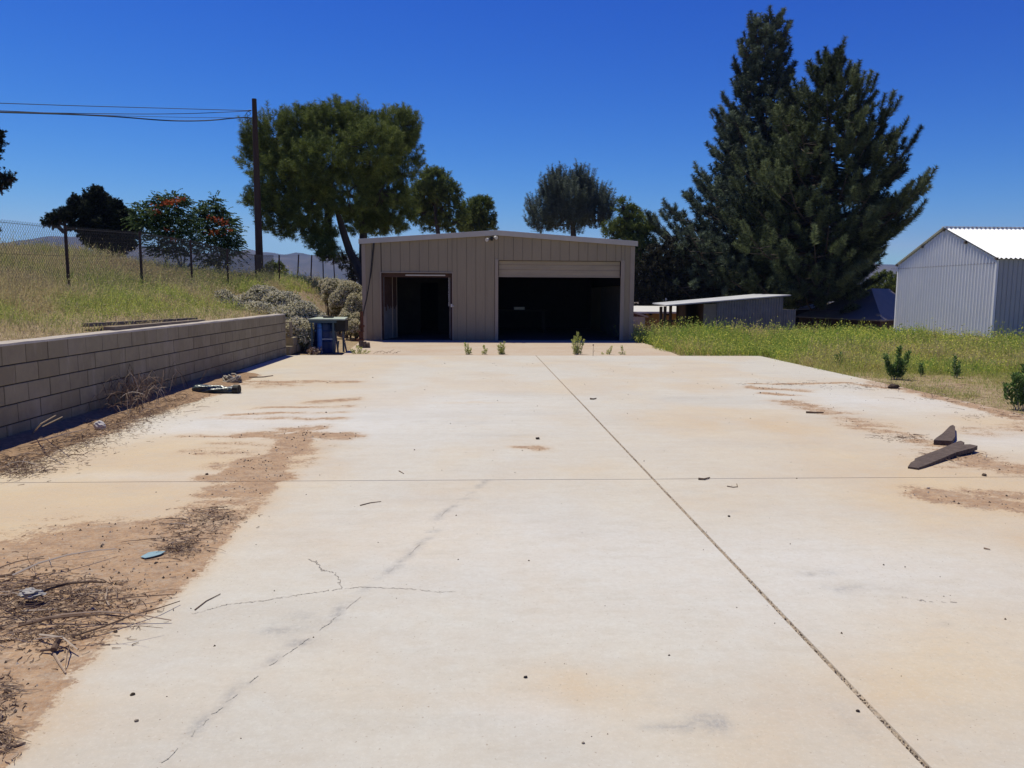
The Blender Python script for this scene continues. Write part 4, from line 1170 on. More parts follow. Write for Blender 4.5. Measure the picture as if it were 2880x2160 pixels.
lobed('evergreen_tree', 'dark conifer whose branch tips enter at the left edge of the photo', b_, [(-28, 400, 26, 45, 0), (-75, 480, 55, 90, 0), (-8, 512, 26, 10, 0), (18, 500, 14, 6, 0), (30, 507, 10, 6, 0), (2, 528, 18, 8, 0), (-12, 385, 16, 12, 0), (-90, 640, 60, 90, 0)], 26., M['cypress'], n=1500, per=32, R=.12, brushL=.25, nw=.035, upw=.4, inner=.4, trunks=[[(-60, 800, 0, .2), (-60, 400, 0, .08)]], seed=12)

# far mid-ground bush seen between posts
b_ = P(770, 770, 60.); b_[2] = 0
lobed('far_bush', 'small round dark green tree far off behind the fence posts', b_, [(772, 755, 24, 18, 0), (755, 768, 16, 12, 0), (790, 766, 16, 10, 0)], 60., M['pine_green'], n=260, per=26, R=.22, brushL=.3, nw=.06, seed=13, upw=.2)
b_ = P(2510, 860, 56.); b_[2] = terr1(b_[0], 56)
lobed('round_tree', 'plain green tree showing between the tall pines and the white shed', b_, [(2500, 800, 60, 36, 0), (2540, 815, 50, 40, 0), (2470, 830, 50, 40, 0), (2580, 810, 50, 40, 0)], 56., M['pine_green'], n=1500, per=30, R=.25, brushL=.35, nw=.045, seed=23, upw=.3)
b_ = P(1000, 770, 46.); b_[2] = terr1(b_[0], 46)
lobed('scrub_tree', 'sparse grey scrub tree in the shade at the workshop left corner', b_, [(985, 740, 28, 30, 0), (1010, 760, 28, 32, 0), (955, 735, 22, 20, 0), (1000, 790, 30, 20, 0), (935, 720, 14, 12, 0)], 46., M['brownbush'], n=420, per=26, R=.2, brushL=.35, nw=.035, seed=14, upw=.8)

# flowering vine trees
M['vine'] = foliage('compound_leaves', [(0, (.015, .035, .012)), (.5, (.05, .095, .025)), (1, (.15, .21, .05))], .6, .25)
M['flower'] = simple('orange_blossom', (.55, .12, .02), .7, .3, 30)


def vine_tree(label, base, lobes, fl, Y, trunk, seed):
    rs = np.random.default_rng(seed); t = thing('flowering_tree', label, 'tree', base, 'orange flowering trees on the hill'); s = Y / F
    m = MB(); fm = MB(); wd = MB()
    for (px_, py_, rx, ry, dy, k) in lobes:
        c = P(px_, py_, Y + dy)
        for _ in range(int(k * 1.45)):
            d = unit(rs.normal(size=3)); p = c + d * np.array([rx, rx, ry]) * s * rs.uniform(.3, 1.08)
            ax = unit(np.array([d[0], d[1], 0]) * rs.uniform(.5, 1.2) + np.array([0, 0, rs.uniform(-.2, .9)]) + rs.normal(0, .2, 3))
            L = rs.uniform(.22, .38); nl = 7; sd_ = unit(np.cross(ax, [0, 0, 1.0]) + 1e-6)
            tt = np.linspace(.15, 1, nl)
            droop = np.array([0, 0, -1.0])
            for sg in (-1, 1):
                base_ = p + ax * (L * tt)[:, None] + droop * (tt ** 2 * L * .35)[:, None]
                dr = unit(sd_ * sg + ax * .5 + droop * .4)
                m.leaves(base_, np.repeat(dr[None], nl, 0), .085, .045, np.clip(rs.uniform(.15, .95) + rs.normal(0, .06, nl), 0, 1))
    for (px_, py_, rx, ry, k) in fl:
        c = P(px_, py_, Y - .6 + rs.uniform(-.2, .1)); q = c + rs.normal(0, 1, (k, 3)) * np.array([rx, rx, ry]) * s * .5
        fm.leaves(q, unit(rs.normal(size=(k, 3)) + [0, 0, .4]), .09, .06, .5)
    for tr in trunk:
        wd.tube([P(a, b, Y + c) for a, b, c, _ in tr], [r for *_, r in tr], 6)
    obj('trunk', wd, M['bark_pale'], t); cr = obj('crown', m, M['vine'], t); obj('blossom', fm, M['flower'], t)


Yv = 27.0; b_ = P(513, 778, Yv); b_[2] = terr1(b_[0], Yv)
vine_tree('wide leafy tree with orange blossom on top and a forked pale trunk', b_,
          [(420, 620, 45, 40, 0, 120), (470, 600, 55, 40, 0, 150), (500, 640, 50, 45, 0, 150), (440, 660, 45, 30, 0, 90), (480, 565, 30, 22, 0, 60), (510, 570, 18, 25, 0, 30), (450, 570, 20, 15, 0, 22), (460, 700, 46, 26, 0, 70), (530, 715, 26, 16, 0, 24), (500, 690, 44, 28, 0, 70), (400, 590, 20, 20, 0, 30)],
          [(472, 572, 22, 10, 60), (500, 562, 18, 8, 45), (440, 595, 12, 8, 22), (432, 578, 8, 6, 10), (467, 648, 10, 8, 14), (490, 676, 12, 5, 16)], Yv, [[(514, 790, 0, .05), (512, 760, 0, .045), (495, 715, 0, .03), (480, 680, 0, .02)], [(516, 760, 0, .035), (520, 720, 0, .03), (528, 690, 0, .02)], [(517, 765, 0, .035), (545, 730, 0, .03), (570, 700, 0, .02)], [(511, 760, 0, .03), (508, 710, 0, .02)]], 21)
Yv = 28.5; b_ = P(620, 790, Yv); b_[2] = terr1(b_[0], Yv)
vine_tree('narrower leafy tree with upright spires and orange blossom at its side', b_,
          [(560, 640, 30, 50, 0, 110), (600, 620, 35, 45, 0, 130), (640, 650, 35, 45, 0, 130), (600, 690, 55, 35, 0, 120), (650, 710, 34, 28, 0, 60), (600, 735, 42, 22, 0, 70), (568, 590, 8, 22, 0, 22), (607, 575, 7, 28, 0, 26), (552, 600, 7, 18, 0, 14), (586, 605, 8, 18, 0, 14), (625, 600, 14, 20, 0, 20), (660, 680, 16, 20, 0, 25)],
          [(610, 618, 16, 8, 40), (632, 628, 14, 10, 30), (605, 655, 16, 9, 45), (645, 650, 8, 6, 12), (585, 612, 6, 5, 8)], Yv, [[(620, 800, 0, .06), (618, 730, 0, .04), (600, 680, 0, .02)], [(622, 780, 0, .04), (640, 720, 0, .02)]], 22)

# ------------------------------------------------------------------ utility pole + wires
Yp = 34.0; pt = P(710, 278, Yp); pb = P(736, 780, Yp); pb[0] = pt[0] = (pt[0] + pb[0]) / 2; pb[2] = terr1(pb[0], Yp) - .2
ut = thing('utility_pole', 'tall bare dark wooden utility pole in front of the round pine', 'pole', pb)
mb = MB(); mb.tube([pb, pb + (pt - pb) * .5, pt], [.17, .135, .095], 14); obj('pole', mb, M['pole'], ut)
mb = MB()
for zz in (311, 332):
    c = P(706, zz, Yp - .05); c[0] = pt[0] - .12; mb.tube([c, c + np.array([-.12, 0, 0])], .03, 6)
    a = np.linspace(0, 2 * math.pi, 9); mb.tube([c + np.array([-.12, 0, -.12]) + .08 * np.array([math.cos(q), 0, math.sin(q)]) for q in a], .012, 4)
obj('bracket', mb, M['wire'], ut)


def wirepath(pts, r=.011):
    pass


wires = [([(702, 311), (450, 304), (200, 297), (0, 290), (-300, 283), (-900, 262)], 'topmost power line running left from the pole', .012),
         ([(702, 312), (560, 319), (420, 321), (200, 319), (0, 314), (-300, 304), (-900, 270)], 'second power line just above the lowest pair', .012),
         ([(700, 330), (660, 331), (600, 339), (520, 341), (440, 338), (350, 329), (200, 321), (0, 316), (-300, 306), (-900, 272)], 'thick sagging power line below the others', .022),
         ([(700, 331), (560, 331), (300, 325), (0, 311), (-300, 298), (-900, 262)], 'thin power line that runs straight behind the sagging one', .008)]
for k, (pp, lb, r) in enumerate(wires):
    nP = len(pp); mb = MB(); ptsw = [P(a, b, Yp - 1.0 * k * .1 - 10 * (702 - a) / 900) for a, b in pp]
    # smooth resample
    ptsw = np.array(ptsw); tt = np.linspace(0, 1, nP); t2 = np.linspace(0, 1, 40)
    sm_ = np.stack([np.interp(t2, tt, ptsw[:, c]) for c in range(3)], 1)
    for _ in range(6): sm_[1:-1] = (sm_[:-2] + 2 * sm_[1:-1] + sm_[2:]) / 4
    mb.tube(sm_, r, 4); tag(obj('power_line', mb, M['wire'], origin=tuple(sm_[0])), lb, 'cable', 'power lines')

# ------------------------------------------------------------------ chain-link fence
XF = -7.6
offs = [1157 + 260, 1157, 948, 805, 702, 622, 557, 502, 465, 433, 403]
tops_px = [(None, None), (183, 635), (392, 651), (535, 674), (638, 699), (718, 716), (785, 717), (840, 716), (877, 717), (908, 724), (938, 730)]
pY = [11.7] + [XF * ray(a, b)[1] / ray(a, b)[0] for a, b in tops_px[1:]]
ft = thing('chain_link_fence', 'rusty chain-link fence on steel posts along the grassy bank', 'fence', (XF, 25, 1.5))
topz = []
for k, (Y_, (px_, py_)) in enumerate(zip(pY, tops_px)):
    z_ = P(px_, py_, Y_)[2] if px_ is not None else 2.62
    x_ = P(px_, py_, Y_)[0] if px_ is not None else XF
    topz.append(z_)
    g_ = terr1(XF, Y_) - .2; mb = MB(); ln_ = (0, 0, 0, 0, 0, 0, -.02, -.10, -.09, 0, .05)[k]
    mb.tube([(XF + ln_ * 1.2, Y_, g_), (XF, Y_, z_)], .029, 6)
    obj('post', mb, M['post'], ft)
mb = MB()
fy = np.array([7.0] + pY[0:8]); fz = np.array([2.55] + topz[0:8]) - .05
# top wire
mb2 = MB(); mb2.tube([(XF, a, b) for a, b in zip(fy, fz)], .004, 4); mb2.tube([(XF + .0, a, b - .5) for a, b in zip(fy, fz)], .003, 3)
obj('tension_wire', mb2, M['galv'], ft)
p_ = .036; Hh = 1.15
ya = fy[0]; yb = 29.5; ncol = int((yb - ya) / p_); nrow = int(Hh / .04)
rows = np.arange(nrow + 1)
for c in range(ncol):
    yy = ya + c * p_ + p_ * ((rows + c) % 2)
    th = .0027 * (1 if yy[0] < 18 else 1.2)
    mb.tube(np.stack([XF + .004 * ((rows % 2) * 2 - 1), yy, np.interp(yy, fy, fz) + .045 - rows * .04], 1), th, 3, cap=False)
obj('mesh', mb, M['galv'], ft)

# ------------------------------------------------------------------ grass, weeds
M['weed'] = foliage('mustard_weed', [(0, (.58, .47, .25)), (.25, (.50, .45, .16)), (.45, (.34, .40, .09)), (.75, (.21, .34, .055)), (.9, (.56, .58, .10)), (1, (.76, .73, .15))], .7, .45)
M['drygrass'] = foliage('dry_grass', [(0, (.22, .15, .115)), (.3, (.42, .33, .19)), (.5, (.58, .48, .26)), (.66, (.42, .41, .15)), (.85, (.27, .34, .09)), (1, (.56, .58, .15))], .75, .4)


def plants(m, x, y, h, tint, nb=5, nf=6, lean=.35, wd=.012, fleck=.03, ftint=.95, zfun=terr):
    n_ = len(x); z = zfun(x, y)
    base = np.repeat(np.stack([x, y, z - .03], 1), nb, 0) + np.concatenate([rng.normal(0, .05, (n_ * nb, 2)), np.zeros((n_ * nb, 1))], 1)
    hh = np.repeat(h, nb) * rng.uniform(.55, 1.1, n_ * nb)
    d = unit(np.concatenate([rng.normal(0, lean, (n_ * nb, 2)), np.ones((n_ * nb, 1))], 1))
    tn = np.clip(np.repeat(tint, nb) + rng.normal(0, .07, n_ * nb), 0, 1)
    sc = np.repeat(np.clip(np.hypot(x, y) / 14, .7, 2.2), nb)
    m.bent(base, d, hh, wd * sc, tn)
    if nf:
        k = n_ * nf
        src = rng.integers(0, n_ * nb, k)
        p = base[src] + d[src] * (hh[src] * rng.uniform(.35, .98, k))[:, None] + rng.normal(0, .03, (k, 3))
        s2 = sc[src]
        m.leaves(p, unit(rng.normal(size=(k, 3)) + [0, 0, .3]), fleck * s2, fleck * .6 * s2, np.clip(np.where(rng.uniform(size=k) < .34, ftint, tn[src]) + rng.normal(0, .05, k), 0, 1))


# right-hand field of mustard weeds
n_ = 43000
x = rng.uniform(5.0, 40, n_); y = 14.0 + 23 * rng.uniform(0, 1, n_) ** 1.25
edge = 15.3 + .9 * (fbm(x * .6, x * 0 + 3, 3, 4) - .5) * 2
inb = np.where(x > 7.1, y > edge - .35 * np.clip((x - 7.1), 0, 1), (y > YE + .1) & (x > 5.15 + .15 * np.sin(y * 2))) & ~((x > SXF - .02) & (y > SY0 - .05)) & ~((y > 33.6) & (x < P(2245, 900, 34)[0]))
inb &= x < y * 1.1 + 8
x, y = x[inb], y[inb]
nn = fbm(x * .5 + 7, y * .5 + 7, 3, 77)
nh_ = fbm(x * .9 + 31, y * .9 + 12, 3, 41)
h = ((.16 + .30 * nn + .30 * sst(.35, .7, nh_)) * np.where(y < 17.4, .8, 1) + .05 * sst(20, 30, y)) * np.where(rng.uniform(size=len(x)) < .10, 1.5, rng.uniform(.7, 1.15, len(x)))
tint = .28 + .48 * sst(.38, .62, nn) - .22 * sst(.42, .65, fbm(x * .9 + 70, y * .9, 3, 12)) + rng.normal(0, .10, len(x))
m = MB(); plants(m, x, y, h, tint, nb=5, nf=10, lean=.36, wd=.009, fleck=.03, ftint=.97)
tag(obj('weeds', m, M['weed']), 'green and yellow flowering weeds filling the field in front of the sheds', 'weeds', kind='stuff')
# dry strip between slab and weeds
n_ = 26000
x = rng.uniform(6.95, 15, n_); y = rng.uniform(6, 17.5, n_); k_ = (rng.uniform(size=n_) < .25 + .9 * sst(.45, .65, fbm(x * 1.2, y * 1.2, 3, 5))) & (x > 7.02)
x, y = x[k_], y[k_]; m = MB()
plants(m, x, y, (.05 + .15 * rng.uniform(size=len(x)) ** 1.5) * (1 + 1.3 * sst(13.5, 16, y)) * (.6 + .8 * fbm(x * 1.5, y * 1.5, 3, 16)), .12 + .35 * fbm(x * .8, y * .8, 3, 6) + .35 * (rng.uniform(size=len(x)) < .2), nb=5, nf=4, lean=.7, wd=.006, fleck=.02, ftint=.2)
tag(obj('dry_grass', m, M['weed']), 'short dry straw and sparse weeds between the slab and the tall weeds', 'grass', kind='stuff')

# left bank: dry grass with greener patches
n_ = 88000
u = rng.uniform(0, 1, n_); y = 5.5 + 44 * u ** 1.35; x = -4.95 - rng.uniform(0, 1, n_) ** .85 * (4.5 + y * .42)
nn = fbm(x * .45 + 200, y * .35 + 7, 4, 88); n3 = fbm(x * 1.1 + 90, y * .8 + 3, 3, 99)
dens = np.clip(.34 + .95 * sst(-5.6, -7.0, x + .6 * (n3 - .5)), 0, 1) * (1 - .8 * ((y > YE) & (x > -7.0 + .2 * np.sin(y)) & (n3 < .62)))
soil = np.exp(-(((x + 6.3) / .9) ** 2 + ((y - 30) / 4.5) ** 2)); dens = dens * (1 - .85 * soil)
k_ = (rng.uniform(size=n_) < dens) & (x > -34) & ~((y > 27) & (x > -4.2)) & ~((y > YE) & (x > -4.6))
x, y, nn, n3 = x[k_], y[k_], nn[k_], n3[k_]
upper = sst(-7.2, -9.5, x)
h = (.13 + .26 * nn + .24 * sst(-6, -8, x)) * (.7 + .6 * rng.uniform(size=len(x))) * np.where(rng.uniform(size=len(x)) < .06, 1.5, 1)
green = sst(.42, .56, n3) * (1 - .75 * upper) * sst(-5.1, -5.8, x)
purple = sst(.52, .62, fbm(x * .33 + 11, y * .3 + 50, 3, 120)) * upper
tint = .46 + .08 * (nn - .5) + .34 * green - .24 * purple + rng.normal(0, .07, len(x)) + .10 * upper * sst(.5, .6, nn) * 1.5 + .12 * sst(.4, .55, n3)
m = MB(); plants(m, x, y, h, np.clip(tint, .02, .95), nb=5, nf=7, lean=.5, wd=.008, fleck=.026, ftint=.52)
tag(obj('hill_grass', m, M['drygrass']), 'tall dry straw and green weeds covering the bank above the block wall', 'grass', kind='stuff')


# buckwheat bushes on the slope
M['buckwheat'] = foliage('buckwheat_flowers', [(0, (.08, .09, .04)), (.35, (.20, .20, .10)), (.6, (.52, .46, .30)), (1, (.80, .75, .56))], .8, .3)


def buck(label, lobes, Y, seed, n=2600):
    rs = np.random.default_rng(seed); s = Y / F
    c0 = P(lobes[0][0], lobes[0][1], Y); g_ = terr1(c0[0], c0[1])
    t = thing('flowering_shrub', label, 'shrub', (c0[0], c0[1], g_), 'pale buckwheat shrubs on the slope'); m = MB(); wd = MB()
    tot = sum(l[2] * l[3] for l in lobes)
    for (px_, py_, rx, ry, dy) in lobes:
        c = P(px_, py_, Y + dy); k = int(n * rx * ry / tot); d = unit(rs.normal(size=(k, 3))); d[:, 2] = np.abs(d[:, 2]) * 1.2 - .45; d = unit(d)
        nz = fbm(d[:, 0] * 3 + 40, d[:, 2] * 3 + d[:, 1] * 2 + 40, 3, seed)
        p = c + d * np.array([rx, rx * .9, ry]) * s * (.75 + .35 * nz)[:, None]
        # stems outward with flower head at the end
        dv = unit(d + np.array([0, 0, .35]) + rs.normal(0, .25, (k, 3)))
        tn = np.clip(.15 + .2 * nz + rs.normal(0, .07, k), 0, .5)
        for q in range(4):
            m.spikes(p - dv * .18 + rs.normal(0, .04, (k, 3)), unit(dv + rs.normal(0, .3, (k, 3))), .2, .018, tn)
        tip = p + dv * .03
        for q in range(5):
            m.leaves(tip + rs.normal(0, .022, (k, 3)), unit(rs.normal(size=(k, 3)) * .6 + [0, 0, .5]), .045, .04, np.clip(.78 + rs.normal(0, .14, k), .5, 1) * (rs.uniform(size=k) < .85) + .02)
        gg = np.array([c[0], c[1], terr1(c[0], c[1])])
        for _ in range(14):
            e_ = c + unit(rs.normal(size=3)) * np.array([rx, rx, ry]) * s * .7; wd.tube([gg, (gg + e_) / 2, e_], [.015, .01, .005], 3, cap=False)
    obj('stems', wd, M['bark'], t); obj('foliage', m, M['buckwheat'], t)


buck('small pale flowering shrub at the left of the shrub row behind the wall', [(645, 860, 32, 26, 0), (628, 835, 20, 12, 0), (665, 880, 26, 18, 0), (620, 880, 22, 18, 0)], 19.6, 31, 1500)
buck('largest cream flowering shrub spilling down behind the end of the wall', [(740, 835, 45, 28, .8), (790, 855, 55, 32, .4), (720, 880, 50, 26, -.4), (790, 900, 60, 35, -.3), (845, 885, 45, 35, 0), (840, 930, 40, 30, -.8), (880, 905, 38, 28, .2), (700, 850, 28, 20, .5), (850, 955, 24, 22, -1.0)], 21.2, 32, 6500)
buck('pale flowering shrub against the left side of the workshop', [(945, 815, 38, 26, 0), (985, 830, 36, 34, -1), (1000, 870, 24, 38, -2), (965, 850, 35, 30, -1), (920, 800, 22, 14, 1), (1005, 905, 14, 20, -2.5), (985, 890, 22, 24, -2), (955, 868, 26, 22, -.5), (1000, 925, 16, 22, -3), (975, 905, 20, 20, -2.5), (930, 840, 22, 20, .5)], 28.5, 33, 5600)

# ------------------------------------------------------------------ shrubs and weeds near the slab
M['greenshrub'] = foliage('green_shrub_leaves', [(0, (.04, .09, .025)), (.5, (.14, .24, .07)), (1, (.34, .44, .16))], .6, .42)


def spire_plant(name, label, px, py, spires, seed, mat=None, leafL=.065, cat='plant', group=None, dens=1.0):
    """spires: (dx_m, height_m, radius_m)"""
    rs = np.random.default_rng(seed); b = G(px, py, -.05); b[2] = terr1(b[0], b[1]) if b[0] > XR or b[1] > YE + .2 else .0
    t = thing(name, label, cat, b, group); m = MB(); wd = MB()
    for dx, hh, rr in spires:
        root = np.array([b[0] + dx * .4, b[1] + rs.uniform(-.05, .05), b[2]]); top = np.array([b[0] + dx, b[1] + rs.uniform(-.08, .08), b[2] + hh])
        wd.tube([root, (root + top) / 2, top], [.008, .006, .003], 4, cap=False)
        k = int(700 * hh * dens * max(rr, .05) / .1); tt = rs.uniform(.08, 1, k) ** .8
        a = rs.uniform(0, 2 * math.pi, k); out = np.stack([np.cos(a), np.sin(a), np.zeros(k)], 1)
        r_ = rr * (1.05 - tt * .75) * rs.uniform(.1, 1, k)
        p = root + (top - root) * tt[:, None] + out * r_[:, None]
        m.leaves(p, unit(out * .7 + np.array([0, 0, .8]) + rs.normal(0, .25, (k, 3))), leafL * rs.uniform(.6, 1.2, k), leafL * .35, np.clip(.45 + rs.normal(0, .22, k), 0, 1))
    obj('stem', wd, M['bark_pale'], t); obj('leaves', m, mat or M['greenshrub'], t)
    return t


spire_plant('green_shrub', 'bushy dark green shrub with three spires beside the slab edge', 2520, 1066, [(-.20, .46, .05), (-.15, .30, .05), (0, .60, .05), (.03, .36, .07), (.10, .36, .06), (.19, .52, .05), (.08, .25, .07), (-.06, .26, .07)], 1, dens=1.5)
spire_plant('green_shrub', 'slender grey-green shrub in the dry strip behind the two planks', 2685, 1062, [(-.05, .42, .03), (.04, .30, .04), (.1, .2, .04), (0, .14, .08)], 2, dens=.6)
spire_plant('green_shrub', 'tall leafy shrub cut off by the right edge of the photo', 2870, 1150, [(-.14, .5, .08), (-.02, .62, .08), (.1, .75, .09), (.22, .6, .1), (-.2, .34, .08), (.05, .4, .1), (.34, .7, .12)], 3, leafL=.07, dens=.9)
spire_plant('green_shrub', 'small low green shrub at the front edge of the weeds', 2358, 1036, [(-.05, .28, .035), (.03, .34, .035), (.09, .2, .04)], 4, dens=.7)
spire_plant('green_shrub', 'tiny sprig between the bushy shrub and the slender one', 2592, 1058, [(0, .24, .03), (.03, .15, .03)], 5, dens=1.0)
wm = foliage('yellow_green_weed', [(0, (.22, .26, .06)), (.5, (.48, .52, .14)), (1, (.75, .74, .28))], .7, .4)
for k, (px_, hh, sp, lb) in enumerate([(1318, .32, [(-.02, .30, .03), (-.10, .34, .03), (.06, .2, .04), (.0, .14, .05)], 'spreading yellow-green weed, leftmost of the two by the slab joint'), (1362, .3, [(0, .26, .035), (.05, .18, .03), (-.05, .12, .04)], 'upright thin weed between the spreading weed and the round one'), (1410, .36, [(-.08, .28, .035), (-.03, .33, .04), (.03, .28, .04), (.08, .36, .035), (.0, .2, .06)], 'dense round yellow-green weed in line with the door post'),
                                       (1622, .55, [(-.12, .42, .04), (-.05, .50, .035), (.02, .60, .03), (.10, .48, .035), (.18, .42, .03), (.0, .25, .07), (-.05, .2, .06)], 'tallest airy weed in front of the roller door opening'), (1705, .25, [(-.12, .08, .04), (.05, .16, .03), (.14, .26, .025)], 'low sprawling weed right of the dead stalk'), (1752, .22, [(-.03, .25, .02), (.05, .10, .04), (-.1, .1, .03)], 'short thin weed near the right end of the expansion joint'), (1008, .26, [(-.12, .16, .05), (-.02, .24, .05), (.08, .2, .05), (.2, .14, .05), (-.2, .14, .04), (.3, .1, .04)], 'pale leafy weed at the feet of the blue work table')]):
    spire_plant('joint_weed', lb, px_, 1001 if px_ > 1100 else 999, sp, 40 + k, wm, leafL=.05, cat='weed', group='weeds growing in the slab joint', dens=.8)
mb = MB(); b = G(1668, 1001)
mb.tube([b, b + [0, 0, .12], b + [.005, 0, .26]], [.006, .005, .004], 4); mb.blob(b + np.array([0, 0, .27]), (.02, .02, .02), 3); mb.tube([b + [0, 0, .08], b + [.04, 0, .14]], .003, 3)
tag(obj('dead_stalk', mb, M['twig'], origin=tuple(b)), 'single dark dead stalk standing in the slab joint', 'stalk')

# ------------------------------------------------------------------ twigs, debris


def twig(m, p, ang, L, r, tint, lift=.0, bend=.25, z=.004, k=4):
    n_ = 5; d = np.array([math.cos(ang), math.sin(ang)]); q = np.array([p[0], p[1]], float); out = []
    a = ang
    for i_ in range(n_):
        out.append((q[0], q[1], z + r + lift * math.sin(math.pi * i_ / (n_ - 1)) * 1.0))
        a += random.uniform(-bend, bend); q = q + np.array([math.cos(a), math.sin(a)]) * L / (n_ - 1)
    m.tube(out, np.linspace(r, r * .45, n_), k, tint=tint)
    return out


def pile(label, regions, n_, Ls, rs_, lift, name='brush_pile', crumbs=0, ang0=0.0, angs=.6):
    m = MB()
    for k in range(n_):
        px0, py0, sx_, sy_ = random.choice(regions); q = G(px0 + random.gauss(0, sx_), min(py0 + random.gauss(0, sy_), 2150)); 
        if q[0] < XW + .02: q[0] = XW + random.uniform(.02, .3)
        L = random.uniform(*Ls) * random.choice((1, 1, .6)); tw = twig(m, q[:2], ang0 + random.gauss(0, angs) + (math.pi if random.random() < .5 else 0), L, random.uniform(*rs_), random.random() ** 1.4, random.uniform(0, lift), .35, random.uniform(0, lift * .8))
        if random.random() < .35:
            twig(m, tw[2][:2], random.uniform(0, 6.3), L * .4, rs_[0], random.random(), 0, .3, tw[2][2])
    for k in range(crumbs):
        px0, py0, sx_, sy_ = random.choice(regions); q = G(px0 + random.gauss(0, sx_ * 1.15), min(py0 + random.gauss(0, sy_ * 1.15), 2150))
        if q[0] < XW + .02: q[0] = XW + random.uniform(.02, .3)
        twig(m, q[:2], random.uniform(0, 6.3), random.uniform(.015, .05), random.uniform(.001, .003), random.random() * .8, 0, .5, .002, 3)
    c = G(*regions[0][:2]); o_ = obj(name, m, M['twig'], origin=(c[0], c[1], 0)); tag(o_, label, 'brush', kind='stuff'); return o_


pile('tangle of dry grey twigs in the lower left dirt', [(60, 1650, 75, 22), (110, 1690, 90, 20), (60, 1730, 90, 30), (100, 1790, 95, 18), (230, 1670, 90, 22), (60, 1700, 60, 60), (300, 1700, 60, 40)], 125, (.06, .36), (.001, .0032), .045, crumbs=1800)
pile('few thicker bleached branches lying through the lower left tangle', [(60, 1660, 70, 25), (120, 1740, 80, 30), (70, 1790, 70, 15)], 16, (.3, .7), (.004, .008), .05, ang0=.15, angs=.5)
pile('small drift of dark twigs at the dirt edge', [(520, 1510, 40, 22), (560, 1470, 45, 16), (500, 1545, 25, 10), (610, 1450, 40, 10)], 80, (.05, .22), (.0012, .0032), .02, crumbs=700, ang0=.3)
pile('patch of fine twigs at the bottom left corner', [(15, 1950, 25, 30), (10, 2080, 15, 25)], 22, (.04, .16), (.001, .0028), .015, crumbs=200)
pile('long drift of dry stems and leaves at the foot of the block wall', [(60, 1300, 70, 16), (150, 1265, 60, 16), (230, 1235, 50, 14), (300, 1205, 45, 14), (360, 1180, 40, 12), (430, 1155, 40, 10), (500, 1125, 35, 8), (30, 1320, 50, 12)], 900, (.05, .26), (.0012, .0036), .045, crumbs=3400, ang0=.9, angs=.9)
pile('tumbled ball of bare twigs leaning on the block wall', [(350, 1140, 28, 18), (330, 1160, 30, 14), (380, 1150, 24, 12)], 150, (.15, .45), (.002, .005), .34, ang0=.5, angs=1.4)
pile('thin strip of twigs and bark along the right edge of the slab', [(2600, 1090, 70, 5), (2700, 1120, 70, 7), (2820, 1165, 60, 8), (2450, 1088, 50, 5), (2250, 1080, 90, 4), (2690, 1285, 45, 8), (2540, 1232, 40, 6)], 90, (.05, .3), (.0015, .004), .015, crumbs=700, ang0=-.9, angs=.7)

# bleached long stems leaning in the wall shadow
for k, (pts_, lb) in enumerate([([(93, 1218, .06), (115, 1192, .28), (157, 1168, .42)], 'bleached bent stem standing in the shadow of the block wall'), ([(120, 1200, .15), (150, 1185, .25), (176, 1172, .36)], 'shorter pale straight stem beside the bleached bent one'), ([(60, 1252, .02), (120, 1238, .07), (190, 1218, .09), (250, 1206, .05)], 'long grey branch curving low along the wall foot')]):
    m = MB(); m.tube([G(a, b, z_) if True else 0 for a, b, z_ in pts_], [.006, .006, .004][:len(pts_)] if len(pts_) == 3 else [.009, .008, .007, .004], 5, tint=(.97, .95, .8)[k]); c = G(*pts_[0])
    tag(obj('stick', m, M['twig'], origin=tuple(c)), lb, 'stick')

# named sticks on the slab
for pts_, r, tn, lb in [([(548, 1715), (580, 1690), (620, 1670)], .0032, .25, 'dark curved stick lying alone on the clean concrete at lower left'),
                        ([(1013, 1421), (1040, 1414), (1072, 1410)], .004, .35, 'slim grey stick on the slab just past the cross joint'),
                        ([(1964, 1346), (1980, 1347), (1996, 1343)], .009, .1, 'short dark stick lying on the cross joint'),
                        ([(2045, 1367), (2062, 1370), (2074, 1369), (2072, 1360)], .004, .15, 'small hooked twig below the cross joint'),
                        ([(1660, 1121), (1668, 1122), (1677, 1120)], .012, .05, 'little dark twig midway down the slab right of the long joint'),
                        ([(1122, 1324), (1136, 1332)], .004, .3, 'short twig above the cross joint near the middle'),
                        ([(2267, 1159), (2290, 1160), (2316, 1160)], .014, .05, 'dark brown straight stick on the dirt streak at right'),
                        ([(2767, 1541), (2785, 1545)], .005, .6, 'tiny pale splinter near the right edge of the slab'),
                        ([(150, 1835), (165, 1862), (185, 1893)], .006, .8, 'pale forked twig reaching out of the big tangle'),
                        ([(20, 2094), (45, 2098), (72, 2088)], .005, .4, 'curved twig near the bottom left corner'),
                        ([(700, 1061), (740, 1060), (768, 1056)], .012, .4, 'long thin cane lying right of the crumpled strap')]:
    m = MB(); m.tube([G(a, b, r) for a, b in pts_], np.linspace(r, r * .6, len(pts_)), 5, tint=tn)
    if 'forked' in lb: m.tube([G(165, 1862, r), G(180, 1850, r)], r * .6, 4, tint=tn)
    c = G(*pts_[0]); tag(obj('stick', m, M['twig'], origin=tuple(c)), lb, 'stick')

# stout branch stub in the tangle
m = MB(); m.tube([G(150, 1828, .02), G(158, 1812, .03), G(168, 1795, .05)], [.014, .013, .012], 7, tint=.15); m.tube([G(150, 1826, .02), G(115, 1830, .01)], [.007, .004], 5, tint=.3)
tag(obj('branch_stub', m, M['twig'], origin=tuple(G(150, 1828))), 'thick broken branch stub at the front of the twig tangle', 'branch')

